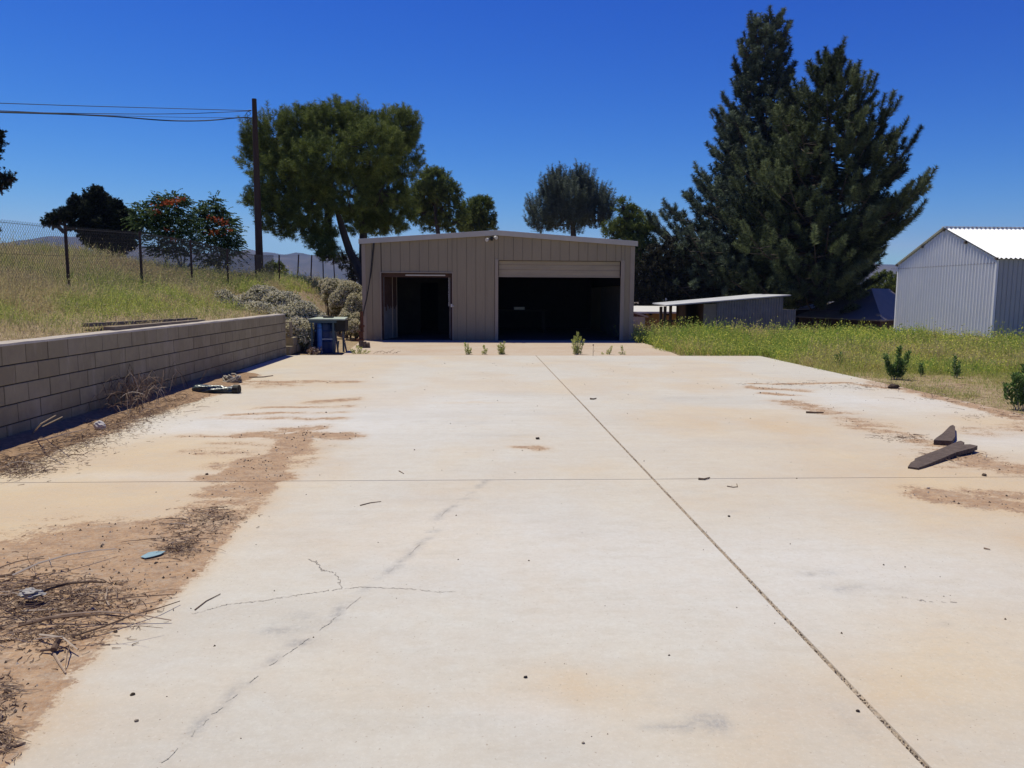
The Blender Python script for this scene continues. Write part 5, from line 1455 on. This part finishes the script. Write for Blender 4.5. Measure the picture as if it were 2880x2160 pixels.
# pebbles
m = MB(); cnt = 0
PX_ = rng.uniform(XW, XR, 110000); PY_ = 1.8 + 15 * rng.uniform(0, 1, 110000) ** 1.5
Dp = stains(PX_, PY_)[0]
acc = rng.uniform(size=110000) < (.004 + .36 * np.clip(Dp - .25, 0, 1))
for x_, y_, dd_ in zip(PX_[acc], PY_[acc], Dp[acc]):
    r = .0022 + .006 * random.random() ** 3 + .0004 * y_ * random.random()
    if dd_ > .3: r *= 1.25
    a = random.uniform(0, 6.28); v = np.array([(math.cos(a + q * 1.57) * r * random.uniform(.6, 1.3), math.sin(a + q * 1.57) * r * random.uniform(.6, 1.3), 0) for q in range(4)] + [(0, 0, r * 1.1)]) + [x_, y_, .0]
    m.add(v, [(0, 1, 4), (1, 2, 4), (2, 3, 4), (3, 0, 4)], random.random() ** 1.2 if dd_ > .3 else random.random() * .3)
# grains in the long joint
for k in range(700):
    y_ = 2 + 10 * random.random() ** 1.6; x_ = JX + random.gauss(0, .006); r = random.uniform(.0015, .005)
    a = random.uniform(0, 6.28); v = np.array([(math.cos(a + q * 1.57) * r, math.sin(a + q * 1.57) * r, 0) for q in range(4)] + [(0, 0, r * 1.2)]) + [x_, y_, -.004]
    m.add(v, [(0, 1, 4), (1, 2, 4), (2, 3, 4), (3, 0, 4)], random.random())
tag(obj('pebbles', m, M['pebble']), 'scattered pebbles and crumbs on the concrete slab', 'pebbles', kind='stuff')

# dirt heap along wall
hx = np.linspace(XW + .001, XW + .85, 22); hy = np.arange(3, 15.2, .08); HX, HY_ = np.meshgrid(hx, hy)
wn = .42 + .5 * fbm(HY_ * .8, HY_ * 0 + 4, 3, 2); u = np.clip((HX - XW) / wn, 0, 1)
HZ = (.085 * (1 - u) ** 1.4 + .02 * (fbm(HX * 9, HY_ * 9, 4, 6) - .4) * (u < .97)) * sst(15.2, 13, HY_) - .004
HZ = np.where(u > .97, -.006, HZ)
i = np.arange(len(hy) - 1)[:, None] * len(hx); j = np.arange(len(hx) - 1)[None, :]
mb = MB(); mb.add(np.stack([HX, HY_, HZ], -1).reshape(-1, 3), np.stack([i + j, i + j + 1, i + len(hx) + j + 1, i + len(hx) + j], -1).reshape(-1, 4))
tag(obj('dirt', mb, simple('brown_dirt', (.36, .23, .135), .95, .5, 18, bump=.8, bscale=60), smooth=True), 'brown dirt banked against the foot of the block wall', 'dirt', kind='stuff')

# ------------------------------------------------------------------ small objects on the slab
# planks
mb = MB(); mb.prism(GP([(2554, 1305), (2562, 1295), (2572, 1291), (2573, 1286), (2640, 1266), (2694, 1248), (2702, 1247), (2712, 1251), (2707, 1256), (2728, 1256), (2749, 1260), (2736, 1265), (2690, 1274), (2600, 1304), (2582, 1309)], .04), .006, .045, slope=(.03, .02))
M['plank'] = simple('grey_plank', (.15, .11, .088), .85, .65, 7, stretch=(2.2, 9, 4), bump=.9, bscale=12, c2=(.055, .038, .03))
tag(obj('plank', mb, M['plank'], origin=tuple(G(2640, 1280))), 'longer splintered grey plank with a broken right end, nearer the camera', 'plank', 'weathered plank pieces')
mb = MB(); mb.prism(GP([(2626, 1240), (2634, 1233), (2650, 1222), (2672, 1200), (2680, 1197), (2686, 1202), (2687, 1228), (2677, 1243)], .04), .004, .05)
tag(obj('plank', mb, M['plank'], origin=tuple(G(2656, 1225))), 'shorter cut plank piece lying just behind the splintered one', 'plank', 'weathered plank pieces')
# dark rock right
c = G(2516, 1093); mb = MB(); mb.blob(c + np.array([0, .03, .03]), (.085, .05, .045), 3, .5, 2.5, 18, 12)
tag(obj('rock', mb, simple('dark_rock', (.09, .06, .045), .9, .5, 20, bump=.6), origin=tuple(c)), 'dark brown rock on the slab edge below the bushy shrub', 'rock')
# white rock at wall
c = G(282, 1208); mb = MB(); mb.blob(c + np.array([0, 0, .04]), (.06, .05, .055), 5, .35, 2.0, 14, 9)
tag(obj('white_rock', mb, simple('white_stone', (.62, .57, .52), .8, .15, 20), origin=tuple(c)), 'white stone among the dry stems below the block wall', 'rock')
# small stones
for k, (px_, py_, r, tn, lb) in enumerate([(2610, 1374, .02, (.55, .45, .35), 'pale stone on the tan concrete below the planks'), (2768, 1338, .028, (.12, .085, .06), 'dark flat stone at the cross joint near the right edge'), (1478, 1906, .011, (.04, .03, .025), 'little black dried leaf in the lower middle of the slab'), (1640, 2091, .008, (.3, .25, .2), 'single pebble at the bottom centre of the slab'), (325, 1778, .012, (.09, .06, .04), 'dark pebble just off the dirt edge at lower left'), (384, 2029, .011, (.25, .2, .15), 'grey pebble on clean concrete in the lower left'), (582, 1402 - 67, .02, (.12, .08, .06), 'brown stone on the sandy patch above the cross joint'), (1512, 1235, .03, (.06, .045, .035), 'black speck of gravel beside the small dirt spot'), (2413, 2001, .01, (.05, .035, .03), 'dark crumb left of the long joint near the bottom'), (373, 1955, .012, (.07, .05, .03), 'seed pod lying on the lower left concrete'), (2050, 1453, .014, (.05, .035, .03), 'black pebble right of the long joint')]):
    c = G(px_, py_); r *= .6; mb = MB(); mb.blob(c + np.array([0, 0, r * .5]), (r * 1.2, r, r * .7), k + 10, .4, 2.2, 10, 7)
    tag(obj('stone', mb, simple('stone_%d' % k, tn, .9, .3, 60), origin=tuple(c)), lb, 'stone')
# rolled tarp bundle
c0 = G(546, 1104); c1 = G(664, 1106); mb = MB(); nseg = 44; nr = 22
ax_ = (c1 - c0); Lb = np.linalg.norm(ax_); ax_ /= Lb; sd_ = np.array([-ax_[1], ax_[0], 0]); V = []
for k in range(nseg + 1):
    t_ = k / nseg; sag = .055 + .012 * math.sin(t_ * 5)
    for q in range(nr):
        a = q / nr * 2 * math.pi; fold = .012 * math.sin(a * 5 + t_ * 9) + .016 * (float(fbm(np.array([t_ * 9 + 3]), np.array([a * 2.2]), 3, 4)[0]) - .5) * 2
        r = (sag + fold) * (.8 if t_ in (0, 1) else 1); V.append(c0 + ax_ * Lb * t_ + sd_ * math.cos(a) * r * 1.35 + np.array([0, 0, .052 + math.sin(a) * r * .95]))
i = np.arange(nseg)[:, None] * nr; j = np.arange(nr)[None, :]; j2 = (j + 1) % nr
mb.add(V, np.stack([i + j, i + j2, i + nr + j2, i + nr + j], -1).reshape(-1, 4)); mb.f.append(np.arange(nr)[::-1][None, :]); mb.f.append((nseg * nr + np.arange(nr))[None, :])
bt2 = thing('rolled_tarp', 'crumpled dark teal tarp roll lying by the foot of the block wall', 'tarp', tuple(c0))
obj('roll', mb, simple('teal_plastic', (.045, .075, .09), .28, .5, 9, spec=.7, bump=.7, bscale=25), bt2, smooth=True)
mb = MB(); cc = c1 + np.array([0.02, 0, .055]); mb.tube([cc - ax_ * .05, cc + ax_ * .03], [.078, .074], 14); mb.tube([cc + ax_ * .031, cc + ax_ * .035], [.03, .03], 10); obj('end_cap', mb, M['black'], bt2)
# crumpled strap/cloth
mb = MB(); c = G(650, 1076)
for k in range(9):
    a0 = random.uniform(0, 6.28); rr_ = random.uniform(.06, .15); cx, cy = random.uniform(-.05, .05), random.uniform(-.05, .08); zc_ = random.uniform(.02, .09)
    pts = [c + np.array([cx + rr_ * 1.1 * math.cos(a0 + q * .5), cy + rr_ * .8 * math.sin(a0 + q * .5), max(.015, zc_ + .05 * math.sin(q * .9 + k))]) for q in range(random.randint(7, 12))]
    mb.tube(pts, .012 + .006 * random.random(), 5)
tag(obj('crumpled_strap', mb, simple('dirty_cloth', (.42, .37, .30), .9, .4, 20), smooth=True, origin=tuple(c)), 'tangled pale strap heaped on the dirt beyond the tarp roll', 'strap')
# blue scrap
mb = MB(); mb.prism(GP([(395, 1570), (418, 1558), (440, 1555), (466, 1556), (452, 1564), (430, 1570), (408, 1574)]), .008, .011, slope=(.02, .01))
tag(obj('plastic_scrap', mb, simple('light_blue_plastic', (.25, .38, .42), .6, .25, 20), origin=tuple(G(430, 1565))), 'flat light blue plastic scrap on the brown dirt', 'scrap')
# crumpled white paper
c = G(82, 1702); mb = MB(); mb.blob(c + np.array([0, .02, .05]), (.055, .038, .022), 21, .7, 3.5, 26, 14)
tag(obj('crumpled_paper', mb, simple('dirty_white_paper', (.42, .39, .35), .85, .2, 40, bump=.5), origin=tuple(c)), 'crumpled whitish paper caught in the twig tangle', 'paper')
# small orange dirt spot: handled in slab attributes

# lumber on the bank
def beam(p0, p1, w_, h_, m=None):
    m = m or MB(); p0 = np.array(p0); p1 = np.array(p1); d = p1 - p0; L = np.linalg.norm(d); d /= L; s_ = unit(np.cross(d, [0, 0, 1.0])); u_ = np.cross(s_, d)
    v = []
    for p in (p0, p1): v += [p - s_ * w_ / 2 - u_ * h_ / 2, p + s_ * w_ / 2 - u_ * h_ / 2, p + s_ * w_ / 2 + u_ * h_ / 2, p - s_ * w_ / 2 + u_ * h_ / 2]
    m.add(v, [(0, 1, 2, 3), (7, 6, 5, 4), (0, 4, 5, 1), (1, 5, 6, 2), (2, 6, 7, 3), (3, 7, 4, 0)]); return m


a_, b_ = P(310, 925, 10.6), P(570, 901, 13.6); a_[2] = 1.10; b_[2] = 1.10
q0 = P(307, 924, 10.35); q1 = P(565, 902, 13.9)
tag(obj('board', beam(q0, q1, .14, .045), M['lumber'], origin=tuple(q0)), 'grey board lying along the top of the block wall', 'board', 'old boards on the bank')
q0 = P(240, 914, 10.6); q1 = P(548, 897, 14.2); q0[2] = max(q0[2], terr1(q0[0], q0[1]) + .03); 
tag(obj('board', beam(q0, q1, .10, .05), M['lumber'], origin=tuple(q0)), 'second longer board lying on the straw behind the wall-top board', 'board', 'old boards on the bank')

# ------------------------------------------------------------------ work table, barrel, cylinder...
M['teal'] = simple('teal_paint', (.075, .12, .14), .6, .3, 6)
M['tabletop'] = simple('greenish_tabletop', (.42, .46, .36), .7, .25, 5)
M['blue'] = simple('blue_plastic', (.008, .035, .15), .45, .25, 4, spec=.4)
M['blue2'] = simple('blue_cylinder_paint', (.04, .16, .50), .4, .2, 6, spec=.4)
TY = 20.0
tb_ = thing('work_table', 'teal framed work table with a pale green top beside the low wall', 'table', (-4.0, TY, -.05))


def XT(px, py=940, Y=TY): return P(px, py, Y)[0]


tx0, tx1 = XT(868), XT(971); zt_ = P(920, 897, TY)[2]; gz0 = -.06
mb = MB(); mb.hexa([(tx0, TY - .05, zt_ - .03), (tx1, TY - .05, zt_ - .03), (tx1 - .05, TY + .75, zt_ + .0), (tx0 + .1, TY + .75, zt_ + .0), (tx0, TY - .05, zt_), (tx1, TY - .05, zt_), (tx1 - .05, TY + .75, zt_ + .03), (tx0 + .1, TY + .75, zt_ + .03)]); obj('tabletop', mb, M['tabletop'], tb_)
mb = MB(); mb.box((tx0 + .02, TY - .02, zt_ - .10), (XT(947), TY + .02, zt_ - .032)); obj('table_apron', mb, M['teal'], tb_); mb = MB(); mb.box((tx0 + .02, TY + .66, zt_ - .10), (tx1 - .1, TY + .70, zt_ - .005)); obj('table_apron', mb, M['teal'], tb_)
for (px_, yy) in ((876, TY), (937, TY), (884, TY + .62), (952, TY + .66)):
    mb = MB(); x_ = XT(px_); mb.box((x_ - .022, yy - .022 + .045, gz0), (x_ + .022, yy + .022 + .045, zt_ - .035)); obj('leg', mb, M['teal'], tb_)
mb = MB(); zz = P(920, 954, TY)[2]; mb.box((XT(905), TY + .03, zz - .015), (XT(937) - .023, TY + .06, zz + .015)); obj('stretcher', mb, simple('worn_metal', (.35, .4, .45), .5, .3), tb_)
mb = MB(); mb.tube([(XT(945), TY + .2, P(940, 985, TY)[2] + .02), (XT(948), TY + .2, P(940, 960, TY)[2])], .02); obj('foot_bar', mb, M['teal'], tb_)
sv = thing('metal_stand', 'dark steel box stand on bent legs pushed against the work table', 'stand', (XT(957), TY + .3, gz0))
mb = MB(); mb.box((XT(941), TY + .12, P(950, 933, TY)[2]), (XT(969.5), TY + .6, zt_ - .035)); obj('box', mb, M['black'], sv)
for x0_, x1_, yy in ((961, 974, TY + .14), (941, 949, TY + .16)):
    mb = MB(); z0 = P(950, 933, TY)[2]
    mb.tube([(XT(x0_), yy, z0 + .0), (XT(x0_ + 1), yy, z0 * .7), (XT((x0_ + x1_) / 2), yy - .05, z0 * .42), (XT(x1_), yy - .1, gz0)], .022, 7); obj('leg', mb, simple('steel_leg', (.12, .12, .12), .5, .3), sv)
mb = MB(); z_ = P(950, 954, TY)[2]; mb.tube([(XT(944), TY + .14, z_), (XT(966), TY + .14, z_)], .012); obj('crossbar', mb, M['black'], sv)
mb = MB(); mb.box((XT(902), TY + .35, zt_ + .018), (XT(929), TY + .55, zt_ + .055)); tag(obj('flat_tray', mb, M['black'], origin=(XT(915), TY + .45, zt_ + .02)), 'flat dark tray lying on the pale green table top', 'tray')
# barrel
bc = np.array([XT(916, 940, TY + .62), TY + .52, 0]); zbt = P(915, 903, TY + .5)[2]
bg_ = thing('plastic_barrel', 'large blue plastic barrel standing under the work table', 'barrel', (bc[0], bc[1], gz0))
zs_ = np.array([0, .02, .1, .27, .30, .33, .52, .55, .58, .72, .78, .80]) / .8 * (zbt - gz0) + gz0; rs2 = np.array([.25, .27, .28, .285, .296, .285, .285, .296, .285, .28, .25, .22])
mb = MB(); mb.tube([(bc[0], bc[1], z) for z in zs_], rs2, 28); obj('drum', mb, M['blue'], bg_, smooth=False)
mb = MB(); mb.tube([(bc[0], bc[1], zs_[-1] - .01), (bc[0], bc[1], zs_[-1] + .012)], [.232, .232], 28); obj('lid', mb, M['black'], bg_)
cx_ = XT(899, 940, TY + .15)
gt = thing('gas_cylinder', 'slim bright blue gas cylinder standing in front of the barrel', 'cylinder', (cx_, TY + .15, gz0))
zt2 = P(899, 905, TY + .15)[2]
mb = MB(); mb.tube([(cx_, TY + .15, z) for z in (gz0, gz0 + .03, zt2 - .12, zt2 - .05, zt2 - .02)], [.058, .062, .062, .05, .02], 18); obj('bottle', mb, M['blue2'], gt)
mb = MB(); mb.tube([(cx_, TY + .15, zt2 - .02), (cx_, TY + .15, zt2 + .03)], [.02, .016], 8); obj('valve', mb, M['steel_white'], gt)
mb = MB(); zz = P(899, 922, TY)[2]; mb.tube([(cx_, TY + .15, zz - .02), (cx_, TY + .15, zz + .0)], [.0635, .0635], 18); obj('band', mb, M['blue'], gt)
# rubbish behind low wall
mb = MB(); c = P(853, 950, YE + 1.6); mb.blob(c, (.16, .14, .06), 9, .5, 3, 18, 10); tag(obj('plastic_bag', mb, simple('white_bag', (.6, .6, .62), .6, .15), origin=tuple(c)), 'white plastic bag lying on top of the low broken wall', 'bag')
# dry leaf litter under the table
m = MB(); k = 260; q = np.stack([rng.uniform(XT(870), XT(905), k), rng.uniform(TY - .35, TY + .1, k), np.full(k, -.03) + rng.uniform(0, .12, k)], 1); m.leaves(q, unit(rng.normal(size=(k, 3))), .07, .04, rng.uniform(.2, 1, k)); tag(obj('leaf_litter', m, M['twig']), 'dead leaves gathered by the left leg of the work table', 'leaves', kind='stuff')
# rusty post and stump at building corner
cx_ = XT(1016, 940, 22.6); yy = 22.6
mb = MB(); zf = lambda py: P(1016, py, yy)[2]
mb.box((XT(1003, 940, yy), yy - .1, zf(960)), (XT(1022, 940, yy), yy + .15, zf(953))); mb.box((XT(1010, 940, yy), yy - .05, zf(952.9)), (XT(1021, 940, yy), yy + .08, zf(934))); mb.box((XT(1006, 940, yy), yy - .08, zf(933.9)), (XT(1023, 940, yy), yy + .1, zf(931)))
mb.tube([(XT(1018, 940, yy), yy, zf(931)), (XT(1018, 940, yy), yy, zf(876))], .05, 10); mb.tube([(XT(1018, 940, yy), yy, zf(920)), (XT(1018, 940, yy), yy, zf(914))], .08, 10)
tag(obj('rusty_pipe', mb, M['rust'], origin=(cx_, yy, 0)), 'rusty standpipe by the left front corner of the workshop', 'pipe')
mb = MB(); c = P(1025, 978, 21.6); c[2] = -.05
for k in range(3):
    mb.tube([c + np.array([-.08 + .09 * k, .03 * k, 0]), c + np.array([-.10 + .09 * k, .02, .24 - .03 * k])], [.06, .065], 9, tint=.5)
tag(obj('wood_stump', mb, M['wood_dark'], origin=tuple(c)), 'split weathered log stump below the rusty standpipe', 'stump')
m = MB()
for k in range(5):
    c = P(1040 + k * 9, 955, YB - .5); c[2] = -.01; m.tube([c, c + [.03, 0, .06], c + [.06 * random.choice((-1, 1)), 0, .1]], .004, 3, tint=.7)
for k in range(8):
    c = G(1050 + k * 9, 996 - k % 3 * 2); m.tube([c, c + [.06, 0, .05], c + [.12, .03, .09 * random.random()]], .005, 3, tint=.4)
tag(obj('dry_twigs', m, M['twig']), 'few dry twigs along the joint in front of the workshop corner', 'twigs', kind='stuff')

# ------------------------------------------------------------------ mountains
mt = MB()
pxs = np.array([-4000, -900, -300, 0, 100, 160, 230, 300, 360, 450, 560, 640, 690, 705, 730, 760, 800, 840, 870, 920, 980, 1050, 1200, 1500, 2000, 2600, 3300, 6500])
pys = np.array([700, 690, 685, 690, 676, 668, 670, 672, 682, 700, 716, 712, 709, 704, 712, 712, 721, 718, 722, 721, 724, 730, 735, 745, 735, 745, 735, 740])
nA = 520; az_px = np.linspace(-4000, 6500, nA); ridge = np.interp(az_px, pxs, pys) + 3.0 * (fbm(az_px * .02, az_px * 0, 4, 3) - .5) * 2
rowsD = np.array([1500, 1700, 1900, 2100, 2300, 2500, 2700, 2850, 3000, 3200, 3500]); V = []
for D_ in rowsD:
    for a, r_ in zip(az_px, ridge):
        d = ray(a, 826); d = d / np.hypot(d[0], d[1]); dr_ = ray(a, r_); top = 3000 * dr_[2] / math.hypot(dr_[0], dr_[1])
        f = sst(1450, 3000, D_) if D_ <= 3000 else 1 - .5 * sst(3000, 3700, D_)
        nz = (fbm(np.array([a * .010 + 60]), np.array([D_ * .004 + a * .002]), 5, 6)[0] - .5) * 130 * math.sin(min(f, 1) * math.pi)
        V.append((d[0] * D_, d[1] * D_, -25 + (top + 25 + CAMH) * f + nz))
nr_ = len(rowsD); i = np.arange(nr_ - 1)[:, None] * nA; j = np.arange(nA - 1)[None, :]
mt.add(V, np.stack([i + j, i + j + 1, i + nA + j + 1, i + nA + j], -1).reshape(-1, 4))
n = N('chaparral'); f1 = n.noise(.006, 6, .65); n.set(n.mix(n.ramp(f1, [(.4, 0), (.6, 1)]), (.055, .05, .045), (.11, .09, .07)), .95, .1)
mo = obj('mountains', mt, n.m, smooth=True); tag(mo, kind='structure')

# haze
HAZE = True
if HAZE:
    hb_ = MB(); hb_.box((-3700, -60, -60), (3700, 3650, 300)); hz_ = obj('haze', hb_)
    hm_ = bpy.data.materials.new('haze'); hm_.use_nodes = True; q = hm_.node_tree; q.nodes.clear()
    oo = q.nodes.new('ShaderNodeOutputMaterial'); pv = q.nodes.new('ShaderNodeVolumePrincipled'); pv.inputs['Density'].default_value = .00016; pv.inputs['Color'].default_value = (.38, .58, 1, 1)
    q.links.new(pv.outputs[0], oo.inputs['Volume']); hz_.data.materials.append(hm_); tag(hz_, kind='stuff')
scene.cycles.max_bounces = 8; scene.cycles.diffuse_bounces = 4; scene.cycles.transparent_max_bounces = 8
scene.cycles.volume_bounces = 0
print('faces', sum(len(o.data.polygons) for o in bpy.data.objects if o.type == 'MESH'))
